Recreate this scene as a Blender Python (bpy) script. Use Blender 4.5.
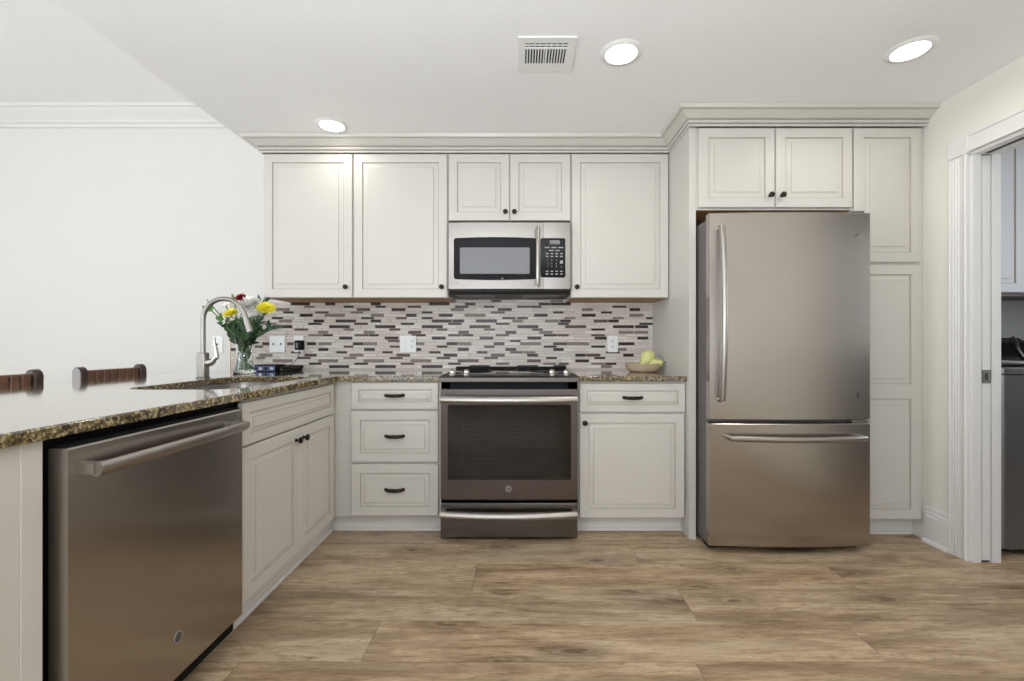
import bpy, math, random
from mathutils import Matrix, Vector
random.seed(7)
S = bpy.context.scene
for o in list(bpy.data.objects): bpy.data.objects.remove(o)
COL = S.collection
PI = math.pi

# ------------------------------------------------------------------ camera
F = 450.0
cam = bpy.data.cameras.new('camera'); camo = bpy.data.objects.new('camera', cam); COL.objects.link(camo)
cam.sensor_width = 36; cam.sensor_fit = 'HORIZONTAL'; cam.lens = 36*F/1024
cam.shift_x = -7.0/1024; cam.shift_y = 4.5/1024; cam.clip_start = .02
camo.location = (0, -3.175, 1.08); camo.rotation_euler = (PI/2, 0, 0)
S.camera = camo
# ------------------------------------------------------------------ world, lights, exposure
S.view_settings.view_transform = 'Standard'; S.view_settings.look = 'None'
S.view_settings.gamma = 1; S.view_settings.use_curve_mapping = False
S.view_settings.exposure = -.07
w = bpy.data.worlds.new('world'); S.world = w; w.use_nodes = True
w.node_tree.nodes['Background'].inputs[0].default_value = (.80, .88, 1, 1)
w.node_tree.nodes['Background'].inputs[1].default_value = 2.0
def area(name, loc, rot, sx, sy, power, col=(1, 1, 1), spread=PI):
    l = bpy.data.lights.new(name, 'AREA'); l.shape = 'RECTANGLE'; l.size = sx; l.size_y = sy
    l.energy = power; l.color = col; l.spread = spread
    o = bpy.data.objects.new(name, l); COL.objects.link(o); o.location = loc; o.rotation_euler = rot
    return o
# daylight coming in by the windows behind the camera and at the dining side
area('window_daylight', (-.6, -6.85, 1.35), (PI/2+.45, 0, 0), 2.6, 1.9, 30, (.90, .95, 1))
area('window_daylight', (-3.6, -6.85, 1.35), (PI/2+.45, 0, 0), 2.0, 1.9, 24, (.90, .95, 1))
area('window_daylight', (-4.9, -3.2, 1.40), (PI/2+.45, 0, -PI/2), 2.6, 1.9, 74, (.90, .95, 1))
area('laundry_fill', (4.15, -1.6, 1.6), (PI/2, 0, PI/2), 1.0, 1.2, 17, (.95, .975, 1))  # lamp added to brighten the laundry, which has no window built

# added fill light behind the camera, aimed up to brighten the ceiling
area('ceiling_fill', (-.4, -3.9, 1.15), (PI-.25, 0, 0), .9, .9, 92, (.87, .94, 1))

# ------------------------------------------------------------------ material helpers
MATS = {}
def srgb(r, g, b):
    f = lambda c: (c/12.92 if c <= .04045 else ((c+.055)/1.055)**2.4)
    return (f(r/255), f(g/255), f(b/255), 1)
class NT:
    def __init__(s, m): s.t = m.node_tree; s.n = s.t.nodes; s.l = s.t.links; s.b = s.n['Principled BSDF']
    def add(s, kind, **kw):
        n = s.n.new(kind)
        for k, v in kw.items():
            if k.startswith('i_'): n.inputs[k[2:].replace('_', ' ')].default_value = v
            else: setattr(n, k, v)
        return n
    def link(s, a, b): s.l.new(a, b)
    def ramp(s, src, stops, interp='LINEAR'):
        r = s.n.new('ShaderNodeValToRGB'); r.color_ramp.interpolation = interp
        e = r.color_ramp.elements
        while len(e) < len(stops): e.new(.5)
        for el, (p, c) in zip(e, stops): el.position = p; el.color = c
        s.link(src, r.inputs[0]); return r.outputs[0]
    def coords(s, scale=(1, 1, 1), rot=(0, 0, 0)):
        g = s.n.new('ShaderNodeNewGeometry'); m = s.n.new('ShaderNodeMapping')
        m.inputs['Scale'].default_value = scale; m.inputs['Rotation'].default_value = rot
        s.link(g.outputs['Position'], m.inputs[0]); return m.outputs[0]
    def noise(s, vec, scale, detail=3, rough=.5, dist=0):
        n = s.n.new('ShaderNodeTexNoise'); n.inputs['Scale'].default_value = scale
        n.inputs['Detail'].default_value = detail; n.inputs['Roughness'].default_value = rough
        n.inputs['Distortion'].default_value = dist
        if vec: s.link(vec, n.inputs['Vector'])
        return n
    def mix(s, fac, a, b, mode='MIX'):
        m = s.n.new('ShaderNodeMix'); m.data_type = 'RGBA'; m.blend_type = mode
        for i, v in ((0, fac), (6, a), (7, b)):
            if hasattr(v, 'node'): s.link(v, m.inputs[i])
            else: m.inputs[i].default_value = v
        return m.outputs[2]
    def bump(s, h, strength=.1, dist=.001):
        b = s.n.new('ShaderNodeBump'); b.inputs['Strength'].default_value = strength
        b.inputs['Distance'].default_value = dist; s.link(h, b.inputs['Height'])
        s.link(b.outputs[0], s.b.inputs['Normal'])
def mat(name, col, rough=.5, metal=0, var=.02, scale=6, **kw):
    m = bpy.data.materials.new(name); m.use_nodes = True; t = NT(m)
    t.b.inputs['Roughness'].default_value = rough; t.b.inputs['Metallic'].default_value = metal
    for k, v in kw.items(): t.b.inputs[k.replace('_', ' ')].default_value = v
    n = t.noise(t.coords(), scale, 2)
    a = tuple(max(0, c*(1-var)) for c in col[:3])+(1,); b = tuple(min(1, c*(1+var)) for c in col[:3])+(1,)
    t.link(t.ramp(n.outputs[0], [(.3, a), (.7, b)]), t.b.inputs['Base Color'])
    MATS[name] = m; return m
def glow(name, col, strength):
    m = mat(name, col, .5); m.node_tree.nodes['Principled BSDF'].inputs['Emission Color'].default_value = col
    m.node_tree.nodes['Principled BSDF'].inputs['Emission Strength'].default_value = strength
    return m

PAINT = mat('cabinet_paint', srgb(205, 201, 193), .38, var=.008)
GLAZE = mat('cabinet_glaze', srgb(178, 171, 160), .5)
KICKM = mat('toe_paint', srgb(222, 218, 213), .45, var=.01)
WALLM = mat('wall_paint', srgb(225, 223, 217), .75, var=.006)
WALLR = mat('wall_paint_side', srgb(230, 228, 218), .75, var=.006)
CEILM = mat('ceiling_paint', srgb(248, 248, 248), .85, var=.006)
TRIMM = mat('trim_paint', srgb(226, 225, 222), .4, var=.006)
LAUNM = mat('laundry_paint', srgb(160, 162, 164), .7, var=.01)
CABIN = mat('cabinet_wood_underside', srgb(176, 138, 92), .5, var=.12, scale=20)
BLACK = mat('black_plastic', srgb(14, 14, 15), .6, Specular_IOR_Level=.2)
BLKGL = mat('black_glass', srgb(12, 12, 13), .06, Specular_IOR_Level=.25)
BLKG2 = mat('microwave_glass', srgb(24, 24, 26), .15, Specular_IOR_Level=.12)
MWWIN = mat('microwave_window', srgb(118, 118, 122), .3, 0)
BRONZ = mat('dark_bronze', srgb(44, 34, 28), .35, .7)
CHROM = mat('bright_chrome', srgb(196, 192, 187), .22, 1, var=.01)
NICKL = mat('brushed_nickel', srgb(160, 156, 150), .42, 1, var=.02)
HANDL = mat('satin_steel_handle', srgb(170, 165, 159), .34, 1, var=.01)
WHITE = mat('white_plastic', srgb(238, 238, 236), .35, var=.005)
SLOTM = mat('slot_dark', srgb(60, 60, 60), .6)
GREYM = mat('grey_enamel', srgb(104, 100, 100), .45, .3)
BLUEM = mat('blue_label', srgb(70, 84, 130), .4)
LEATH = mat('brown_leather', srgb(110, 78, 60), .5, var=.15, scale=60)
DKWOD = mat('dark_stained_wood', srgb(62, 44, 38), .4, var=.15, scale=40)
PEWTR_SHEEN = mat('pewter_and_sheen', srgb(158, 154, 152), .6, 0)  # pewter of the emblem ring, and painted sheen on stool posts
BOWLM = mat('bowl_wood', srgb(188, 168, 140), .55, var=.08, scale=30)
PEARM = mat('pear_skin', srgb(204, 206, 134), .4, var=.12, scale=25)
STEMB = mat('fruit_stem', srgb(90, 70, 40), .7)
LEAFM = mat('leaf_green', srgb(84, 124, 58), .5, var=.25, scale=60)
LEAFD = mat('leaf_dark_green', srgb(52, 78, 48), .5, var=.25, scale=60)
BUDM = mat('bud_green', srgb(122, 150, 88), .5, var=.1, scale=50)
REDM = mat('red_petals', srgb(168, 18, 32), .55, var=.2, scale=90)
YELM = mat('yellow_petals', srgb(250, 236, 60), .55, var=.08, scale=90)
WHTP = mat('white_petals', srgb(252, 250, 244), .6, var=.03, scale=90)
LENS = glow('lamp_lens', (1, .96, .90, 1), 9)
DISPM = mat('display_grey', srgb(120, 122, 124), .3)
MARKM = mat('key_marks', srgb(160, 160, 160), .5)
GROUT = mat('grout', srgb(196, 188, 178), .8)
WASHM = mat('washer_grey', srgb(118, 116, 116), .3, .6)

def steel(name, col, rough, axis='x', amt=.006):
    m = bpy.data.materials.new(name); m.use_nodes = True; t = NT(m)
    sc = {'x': (.8, 60, 420), 'z': (420, 420, .8), 'y': (60, .8, 420)}[axis]
    n = t.noise(t.coords(sc), 3, 3)
    a = tuple(c*(1-amt) for c in col[:3])+(1,); b = tuple(min(1, c*(1+amt)) for c in col[:3])+(1,)
    t.link(t.ramp(n.outputs[0], [(.3, a), (.7, b)]), t.b.inputs['Base Color'])
    t.b.inputs['Roughness'].default_value = rough
    t.b.inputs['Metallic'].default_value = 1
    tg = t.add('ShaderNodeTangent', direction_type='RADIAL', axis='Z'); t.link(tg.outputs[0], t.b.inputs['Tangent'])
    t.b.inputs['Anisotropic'].default_value = .75; t.b.inputs['Anisotropic Rotation'].default_value = .0
    return m
STEEL = steel('brushed_stainless', srgb(176, 169, 162), .27, 'z')
STELX = steel('brushed_stainless_wide', srgb(166, 161, 156), .27, 'x')
STELD = steel('dishwasher_stainless', srgb(178, 172, 165), .24, 'z')
SLATE = steel('slate_steel', srgb(112, 106, 103), .34, 'x', .02)

def granite():
    m = bpy.data.materials.new('granite'); m.use_nodes = True; t = NT(m); c = t.coords()
    n0 = t.noise(c, 95, 5, .6, .3); n1 = t.noise(c, 160, 4, .6); n2 = t.noise(c, 16, 3, .5)
    base = t.ramp(n0.outputs[0], [(.36, srgb(24, 21, 18)), (.45, srgb(62, 50, 34)), (.51, srgb(104, 88, 58)), (.58, srgb(148, 132, 96)), (.68, srgb(196, 184, 156))])
    v = t.add('ShaderNodeTexVoronoi', i_Scale=95.0); t.link(c, v.inputs['Vector'])
    sp = t.ramp(v.outputs['Distance'], [(.10, (1, 1, 1, 1)), (.24, (0, 0, 0, 1))])
    gate = t.ramp(n1.outputs[0], [(.50, (0, 0, 0, 1)), (.58, (1, 1, 1, 1))])
    mk = t.mix(1.0, sp, gate, 'MULTIPLY')
    col = t.mix(mk, base, srgb(34, 28, 24))
    col = t.mix(t.ramp(n2.outputs[0], [(.4, (0, 0, 0, 1)), (.7, (.3,)*3+(1,))]), col, srgb(130, 112, 66))
    t.link(col, t.b.inputs['Base Color']); t.b.inputs['Roughness'].default_value = .07
    t.b.inputs['IOR'].default_value = 1.6; t.b.inputs['Coat Weight'].default_value = 1; t.b.inputs['Coat IOR'].default_value = 1.7; t.b.inputs['Coat Roughness'].default_value = .09
    return m
GRAN = granite()

def wood():
    m = bpy.data.materials.new('vinyl_plank_floor'); m.use_nodes = True; t = NT(m)
    uv = t.add('ShaderNodeUVMap', uv_map='plank'); sep = t.add('ShaderNodeSeparateXYZ'); t.link(uv.outputs[0], sep.inputs[0])
    at = t.add('ShaderNodeAttribute', attribute_name='pid')
    # grain coordinates shifted from plank to plank
    g = t.add('ShaderNodeNewGeometry'); mp = t.add('ShaderNodeVectorMath', operation='MULTIPLY'); t.link(g.outputs['Position'], mp.inputs[0]); mp.inputs[1].default_value = (1.3, 9, 1)
    ad = t.add('ShaderNodeVectorMath', operation='ADD'); t.link(mp.outputs[0], ad.inputs[0])
    sc = t.add('ShaderNodeVectorMath', operation='SCALE'); t.link(at.outputs['Vector'], sc.inputs[0]); sc.inputs['Scale'].default_value = 37
    t.link(sc.outputs[0], ad.inputs[1])
    big = t.noise(ad.outputs[0], 1.5, 5, .6, .8)
    fine = t.noise(ad.outputs[0], 9, 5, .65, .5)
    knot = t.noise(ad.outputs[0], 2.6, 3, .55, 1.6)
    col = t.ramp(big.outputs[0], [(.28, srgb(128, 102, 78)), (.42, srgb(166, 141, 112)), (.56, srgb(190, 166, 136)), (.74, srgb(208, 188, 160))])
    col = t.mix(t.ramp(fine.outputs[0], [(.36, (.55,)*3+(1,)), (.50, (0, 0, 0, 1))]), col, srgb(112, 88, 62))
    grain = t.noise(ad.outputs[0], 26, 4, .7, .3)
    col = t.mix(t.ramp(grain.outputs[0], [(.36, (.42,)*3+(1,)), (.52, (0, 0, 0, 1))]), col, srgb(118, 98, 74))
    col = t.mix(t.ramp(fine.outputs[0], [(.56, (0, 0, 0, 1)), (.70, (.45,)*3+(1,))]), col, srgb(208, 192, 162))
    col = t.mix(t.ramp(knot.outputs[0], [(.26, (.8,)*3+(1,)), (.37, (0, 0, 0, 1))]), col, srgb(96, 68, 48))
    wide = t.noise(ad.outputs[0], .55, 3, .6, 1.2)
    col = t.mix(t.ramp(wide.outputs[0], [(.36, (.55,)*3+(1,)), (.50, (0, 0, 0, 1))]), col, srgb(120, 100, 80))
    col = t.mix(t.ramp(wide.outputs[0], [(.52, (0, 0, 0, 1)), (.68, (.55,)*3+(1,))]), col, srgb(190, 174, 150))
    km = t.add('ShaderNodeVectorMath', operation='MULTIPLY'); t.link(ad.outputs[0], km.inputs[0]); km.inputs[1].default_value = (1.15, .55, 1)
    kd = t.add('ShaderNodeVectorMath', operation='ADD'); t.link(km.outputs[0], kd.inputs[0]); kn = t.noise(ad.outputs[0], 5, 3, .6)
    ks = t.add('ShaderNodeVectorMath', operation='SCALE'); t.link(kn.outputs['Color'], ks.inputs[0]); ks.inputs['Scale'].default_value = .30; t.link(ks.outputs[0], kd.inputs[1])
    kv = t.add('ShaderNodeTexVoronoi', voronoi_dimensions='2D', i_Scale=.75); t.link(kd.outputs[0], kv.inputs['Vector'])
    col = t.mix(t.ramp(kv.outputs['Distance'], [(.035, (.85,)*3+(1,)), (.06, (.30,)*3+(1,)), (.09, (.6,)*3+(1,)), (.16, (.2,)*3+(1,)), (.26, (0, 0, 0, 1))]), col, srgb(92, 66, 44))
    tone = t.ramp(at.outputs['Fac'], [(0, (.90, .91, .90, 1)), (.5, (1, 1, 1, 1)), (1, (1.0, .97, .92, 1))])
    col = t.mix(1.0, col, tone, 'MULTIPLY')
    e = t.add('ShaderNodeMath', operation='MINIMUM'); t.link(sep.outputs[0], e.inputs[0]); t.link(sep.outputs[1], e.inputs[1])
    gap = t.ramp(e.outputs[0], [(0, (.5,)*3+(1,)), (.0035, (0, 0, 0, 1))])
    col = t.mix(gap, col, srgb(84, 66, 50))
    t.link(col, t.b.inputs['Base Color'])
    t.link(t.ramp(fine.outputs[0], [(.3, (.5,)*3+(1,)), (.7, (.38,)*3+(1,))]), t.b.inputs['Roughness'])
    t.bump(fine.outputs[0], .12, .0008)
    return m
FLOORM = wood()

def glass(name, col=(1, 1, 1, 1), ior=1.45, rough=0.0):
    m = bpy.data.materials.new(name); m.use_nodes = True; t = NT(m)
    t.b.inputs['Base Color'].default_value = col; t.b.inputs['Transmission Weight'].default_value = 1
    t.b.inputs['IOR'].default_value = ior; t.b.inputs['Roughness'].default_value = rough
    return m
VGLAS = glass('vase_glass', (.93, .98, .96, 1)); WATER = glass('water', (.88, .93, .86, 1), 1.33)
def tinted():
    m = bpy.data.materials.new('oven_glass'); m.use_nodes = True; t = NT(m)
    tr = t.add('ShaderNodeBsdfTransparent'); tr.inputs[0].default_value = (.34, .31, .30, 1)
    gl = t.add('ShaderNodeBsdfGlossy'); gl.inputs['Roughness'].default_value = .04
    fr = t.add('ShaderNodeFresnel'); fr.inputs[0].default_value = 1.6
    mx = t.add('ShaderNodeMixShader'); t.link(fr.outputs[0], mx.inputs[0]); t.link(tr.outputs[0], mx.inputs[1]); t.link(gl.outputs[0], mx.inputs[2])
    t.link(mx.outputs[0], t.n['Material Output'].inputs[0]); return m
OVGL = tinted()
CAVIT = mat('oven_cavity', srgb(120, 112, 108), .5)
def winglass():
    m = bpy.data.materials.new('window_pane'); m.use_nodes = True; t = NT(m)
    tr = t.add('ShaderNodeBsdfTransparent'); gl = t.add('ShaderNodeBsdfGlossy'); gl.inputs['Roughness'].default_value = .02
    mx = t.add('ShaderNodeMixShader'); mx.inputs[0].default_value = .06
    t.link(tr.outputs[0], mx.inputs[1]); t.link(gl.outputs[0], mx.inputs[2]); t.link(mx.outputs[0], t.n['Material Output'].inputs[0]); return m
WINGL = winglass()

# ------------------------------------------------------------------ mesh builder
def wm(o):
    m = o.matrix_basis.copy()
    while o.parent: o = o.parent; m = o.matrix_basis @ m
    return m
class MB:
    def __init__(s, M=None): s.v = []; s.f = []; s.mi = []; s.M = M or Matrix()
    def add(s, vs, fs, mi=0):
        n = len(s.v); s.v += [s.M @ Vector(v) for v in vs]
        for k, f in enumerate(fs): s.f.append([n+i for i in f]); s.mi.append(mi if isinstance(mi, int) else mi[k])
        return s
    def box(s, x0, x1, y0, y1, z0, z1, mi=0):
        x0, x1 = sorted((x0, x1)); y0, y1 = sorted((y0, y1)); z0, z1 = sorted((z0, z1))
        return s.add([(x0,y0,z0),(x1,y0,z0),(x1,y1,z0),(x0,y1,z0),(x0,y0,z1),(x1,y0,z1),(x1,y1,z1),(x0,y1,z1)],
              [(0,3,2,1),(4,5,6,7),(0,1,5,4),(1,2,6,5),(2,3,7,6),(3,0,4,7)], mi)
    def tube(s, pts, r, seg=12, mi=0, cap=True, sq=1.0):
        pts = [Vector(p) for p in pts]; n = len(pts)
        rs = r if isinstance(r, (list, tuple)) else [r]*n
        t0 = (pts[1]-pts[0]).normalized()
        u = t0.orthogonal().normalized(); vs = []; prev = t0
        for i in range(n):
            t = ((pts[min(i+1, n-1)]-pts[max(i-1, 0)])).normalized()
            q = prev.rotation_difference(t); u = (q @ u); u = (u-t*u.dot(t)).normalized(); prev = t
            w_ = t.cross(u)
            for k in range(seg):
                a = 2*PI*k/seg; vs.append(pts[i]+(u*math.cos(a)+w_*math.sin(a)*sq)*rs[i])
        fs = []
        for i in range(n-1):
            for k in range(seg):
                a = i*seg+k; b = i*seg+(k+1) % seg; fs.append((a, b, b+seg, a+seg))
        if cap: fs.append(tuple(range(seg))[::-1]); fs.append(tuple((n-1)*seg+k for k in range(seg)))
        return s.add(vs, fs, mi)
    def lathe(s, c, prof, seg=24, mi=0, axis='z', sx=1, sy=1):
        c = Vector(c); vs = []
        for (r, h) in prof:
            for k in range(seg):
                a = 2*PI*k/seg; p = (r*math.cos(a)*sx, r*math.sin(a)*sy, h)
                if axis == '-y': p = (p[0], -p[2], p[1])
                elif axis == 'x': p = (p[2], p[0], p[1])
                vs.append(c+Vector(p))
        fs = []; n = len(prof)
        for i in range(n-1):
            for k in range(seg):
                a = i*seg+k; b = i*seg+(k+1) % seg; fs.append((a, b, b+seg, a+seg))
        if prof[0][0] > 1e-5: fs.append(tuple(range(seg))[::-1])
        if prof[-1][0] > 1e-5: fs.append(tuple((n-1)*seg+k for k in range(seg)))
        return s.add(vs, fs, mi)
    def prism(s, poly, z0, z1, mi=0, plane='xy'):
        n = len(poly)
        def P(a, b, h): return {'xy': (a, b, h), 'xz': (a, h, b), 'yz': (h, a, b)}[plane]
        vs = [P(a, b, z0) for a, b in poly]+[P(a, b, z1) for a, b in poly]
        fs = [tuple(range(n))[::-1], tuple(range(n, 2*n))]+[(i, (i+1) % n, n+(i+1) % n, n+i) for i in range(n)]
        return s.add(vs, fs, mi)
    def build(s, name, mats, parent=None, bevel=0, seg=2, smooth=35, sub=0):
        me = bpy.data.meshes.new(name)
        inv = wm(parent).inverted() if parent else Matrix()
        me.from_pydata([inv @ v for v in s.v], [], s.f)
        for m in (mats if isinstance(mats, (list, tuple)) else [mats]): me.materials.append(m)
        me.polygons.foreach_set('material_index', s.mi)
        import bmesh
        b = bmesh.new(); b.from_mesh(me); bmesh.ops.remove_doubles(b, verts=b.verts, dist=1e-6)
        bmesh.ops.recalc_face_normals(b, faces=b.faces); b.to_mesh(me); b.free()
        me.polygons.foreach_set('use_smooth', [True]*len(me.polygons))
        me.set_sharp_from_angle(angle=math.radians(smooth))
        o = bpy.data.objects.new(name, me); COL.objects.link(o)
        if parent: o.parent = parent
        if bevel:
            md = o.modifiers.new('bevel', 'BEVEL'); md.width = bevel; md.segments = seg; md.limit_method = 'ANGLE'; md.angle_limit = math.radians(40)
            md.harden_normals = False
        if sub:
            md = o.modifiers.new('sub', 'SUBSURF'); md.levels = sub; md.render_levels = sub
        return o
def box(name, m, x0, x1, y0, y1, z0, z1, parent=None, bevel=0): return MB().box(x0, x1, y0, y1, z0, z1).build(name, m, parent, bevel)
def thing(name, label, cat, loc, rz=0, group=None):
    o = bpy.data.objects.new(name, None); COL.objects.link(o); o.empty_display_size = .05
    o.location = loc; o.rotation_euler = (0, 0, rz); tag(o, label, cat, group); return o
def tag(o, label, cat, group=None):
    o['label'] = label; o['category'] = cat
    if group: o['group'] = group
    return o
def struct(o): o['kind'] = 'structure'; return o
def text(name, body, m, size, loc, rot, parent, ext=.0006, label=None):
    cu = bpy.data.curves.new(name, 'FONT'); cu.body = body; cu.size = size; cu.align_x = 'CENTER'; cu.align_y = 'CENTER'; cu.extrude = ext
    tmp = bpy.data.objects.new(name+'_t', cu); COL.objects.link(tmp); bpy.context.view_layer.update()
    me = bpy.data.meshes.new_from_object(tmp); bpy.data.objects.remove(tmp)
    M = wm(parent).inverted() @ Matrix.Translation(loc) @ rot
    me.transform(M); me.materials.clear(); me.materials.append(m); me.name = name
    o = bpy.data.objects.new(name, me); COL.objects.link(o); o.parent = parent
    return o
RF = Matrix.Rotation(PI/2, 4, 'X')                       # text facing -Y
RX = Matrix.Rotation(PI/2, 4, 'Z') @ RF                  # text facing +X
def roundrect(x0, x1, z0, z1, r, n=6, bow=0):
    pts = []
    for cx, cz, a0 in ((x1-r, z0+r, -PI/2), (x1-r, z1-r, 0), (x0+r, z1-r, PI/2), (x0+r, z0+r, PI)):
        for i in range(n+1):
            a = a0+PI/2*i/n; pts.append((cx+r*math.cos(a), cz+r*math.sin(a)))
    if bow:
        q = []
        for i, p in enumerate(pts):
            q.append(p); nx = pts[(i+1) % len(pts)]
            if abs(nx[0]-p[0]) > (x1-x0)*.5:
                s = -1 if p[1] < (z0+z1)/2 else 1
                for k in range(1, 12):
                    t = k/12; q.append((p[0]+(nx[0]-p[0])*t, p[1]+s*bow*4*t*(1-t)))
        pts = q
    return pts

# ------------------------------------------------------------------ cabinet doors
def front_panel(M, w_, h, th=.02, fr=.052, bw=.034, openings=None):
    """raised-panel front, back on y=0, front towards -y"""
    mb = MB(M); e = .003
    mb.add([(0,0,0),(w_,0,0),(w_,0,h),(0,0,h),(0,-th+e,0),(w_,-th+e,0),(w_,-th+e,h),(0,-th+e,h),(e,-th,e),(w_-e,-th,e),(w_-e,-th,h-e),(e,-th,h-e)],
           [(0,1,2,3),(0,1,5,4),(1,2,6,5),(2,3,7,6),(3,0,4,7),(4,5,9,8),(5,6,10,9),(6,7,11,10),(7,4,8,11)])
    op = openings or [(fr, h-fr)]
    def q(x0, x1, z0, z1): mb.add([(x0,-th,z0),(x1,-th,z0),(x1,-th,z1),(x0,-th,z1)], [(0,1,2,3)])
    q(e, fr, e, h-e); q(w_-fr, w_-e, e, h-e)
    zs = [e]+[z for o in op for z in o]+[h-e]
    for i in range(0, len(zs), 2): q(fr, w_-fr, zs[i], zs[i+1])
    for (z0, z1) in op:
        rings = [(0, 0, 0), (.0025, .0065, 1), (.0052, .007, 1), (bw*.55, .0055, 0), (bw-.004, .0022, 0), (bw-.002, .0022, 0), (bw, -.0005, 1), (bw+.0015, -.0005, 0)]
        prev = None
        for (i, d, mi) in rings:
            y = -th+d
            L = [(fr+i, y, z0+i), (w_-fr-i, y, z0+i), (w_-fr-i, y, z1-i), (fr+i, y, z1-i)]
            if prev: mb.add(prev+L, [(k, (k+1) % 4, 4+(k+1) % 4, 4+k) for k in range(4)], mi)
            prev = L
        mb.add(prev, [(0, 1, 2, 3)])
    return mb
def fpan(name, parent, M, w_, h, label=None, **kw):
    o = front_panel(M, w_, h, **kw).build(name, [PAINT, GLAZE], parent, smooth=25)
    if label: o['label'] = label
    return o
def at(x, y, z, rz=0): return Matrix.Translation((x, y, z)) @ Matrix.Rotation(rz, 4, 'Z')
def knob(parent, M, name='knob'):
    mb = MB(M); mb.lathe((0, 0, 0), [(.009, 0), (.009, .002), (.0055, .004), (.005, .012), (.011, .016), (.0155, .021), (.015, .026), (.010, .030), (0, .031)], 16, axis='-y')
    o = mb.build(name, BRONZ, parent); return o
def pull(parent, M, w_=.098):
    mb = MB(M); pts = []
    for i in range(13):
        t = i/12; x = -w_/2+w_*t; pts.append((x, -.006-.019*(1-abs(2*t-1)**4), -.001*math.sin(PI*t)))
    mb.tube(pts, [.0088+.0015*math.sin(PI*i/12) for i in range(13)], 10)
    for sx in (-1, 1): mb.lathe((sx*w_/2, 0, 0), [(.010, 0), (.010, .006), (.007, .009), (0, .010)], 12, axis='-y')
    return mb.build('drawer_pull', BRONZ, parent)

# ------------------------------------------------------------------ floor
def make_floor():
    H = .2286; y_edge = -3.175+1.533-1*0          # a seam lies here
    rows = []; y = y_edge
    while y > -7: y -= H
    brk = {0: [-.54, 1.26], 1: [-1.25, .70, 2.3], 2: [-2.0, -.207, 1.5], 3: [-1.1, .596, 1.9], -1: [-.95, .60, 1.85]}
    me = bpy.data.meshes.new('floor'); V = []; Fc = []; pid = []; uvs = []
    rnd = random.Random(3)
    while y < 0:
        k = round((y-y_edge)/H); y1 = min(y+H, 0.0)
        if k in brk:
            bs = list(brk[k]); 
            while bs[-1] < 4.3: bs.append(bs[-1]+1.5)
            while bs[0] > -5: bs.insert(0, bs[0]-1.52)
        else:
            bs = [-5.2+rnd.random()*1.4]
            while bs[-1] < 4.3: bs.append(bs[-1]+1.52)
        bs = [-5.0]+[b for b in bs if -4.9 < b < 4.1]+[4.2]
        for a, b in zip(bs, bs[1:]):
            # subdivided so that the edge distance can be read from the uv map
            r = rnd.random(); g = .006
            xs = [a, a+g, b-g, b]; ys = [y, y+g, y1-g, y1] if y1-y > .02 else [y, y+.3*(y1-y), y+.7*(y1-y), y1]
            n = len(V)
            for yy in ys:
                for xx in xs: V.append((xx, yy, 0))
            for j in range(3):
                for i in range(3):
                    f = (n+j*4+i, n+j*4+i+1, n+(j+1)*4+i+1, n+(j+1)*4+i); Fc.append(f); pid.append(r)
                    for c in f:
                        xx, yy, _ = V[c]; uvs += [min(xx-a, b-xx), min(yy-y, y1-yy)]
        y += H
    me.from_pydata(V, [], Fc); me.materials.append(FLOORM)
    u = me.uv_layers.new(name='plank'); u.data.foreach_set('uv', uvs)
    a = me.attributes.new('pid', 'FLOAT', 'FACE'); a.data.foreach_set('value', pid)
    o = bpy.data.objects.new('floor', me); COL.objects.link(o); return struct(o)
make_floor()

# ------------------------------------------------------------------ room shell
XR, XR2, ZC, ZD, XS = 2.25, 2.390, 2.37, 2.74, -1.735
YF = -7.0
struct(box('wall_back', WALLM, -5, XR2, 0, .1, 0, ZD))
struct(box('wall_left', WALLM, -5.1, -5, YF, 0, 0, ZD)) if False else None
def wall_open(name, m, plane, p0, p1, a0, a1, z1, holes):
    """wall slab with rectangular openings; plane 'x' runs along x (y=p0..p1), 'y' along y (x=p0..p1)"""
    mb = MB()
    def b(a, c, z0, zz):
        if c-a < 1e-4 or zz-z0 < 1e-4: return
        if plane == 'x': mb.box(a, c, p0, p1, z0, zz)
        else: mb.box(p0, p1, a, c, z0, zz)
    cur = a0
    for (h0, h1, hz0, hz1) in sorted(holes):
        b(cur, h0, 0, z1); b(h0, h1, 0, hz0); b(h0, h1, hz1, z1); cur = h1
    b(cur, a1, 0, z1)
    return struct(mb.build(name, m))
wall_open('wall_left', WALLM, 'y', -5.1, -5.0, YF, 0, ZD, [(-4.5, -1.9, .45, 2.35)])
wall_open('wall_front', WALLM, 'x', YF-.1, YF, -5, XR2, ZD, [(-4.6, -2.6, .4, 2.3), (-1.9, .7, .4, 2.3)])
struct(MB().box(XR, XR2, -.93, 0, 0, ZD).box(XR, XR2, -1.75, -.93, 2.04, ZD).box(XR, XR2, YF, -1.75, 0, ZD).build('wall_right', WALLR))
struct(box('ceiling', CEILM, XS, XR, YF, 0, ZC, ZD))
struct(box('ceiling', CEILM, -5, XS, YF, 0, ZD, ZD+.1))
# laundry room
struct(box('wall_back', LAUNM, XR2, 4.2, 0, .1, 0, 2.5))
struct(box('wall_right', LAUNM, 4.2, 4.3, -2.6, 0, 0, 2.5))
struct(box('wall_front', LAUNM, XR2, 4.2, -2.7, -2.6, 0, 2.5))
struct(box('ceiling', CEILM, XR2, 4.2, -2.6, 0, 2.5, 2.6))
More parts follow.
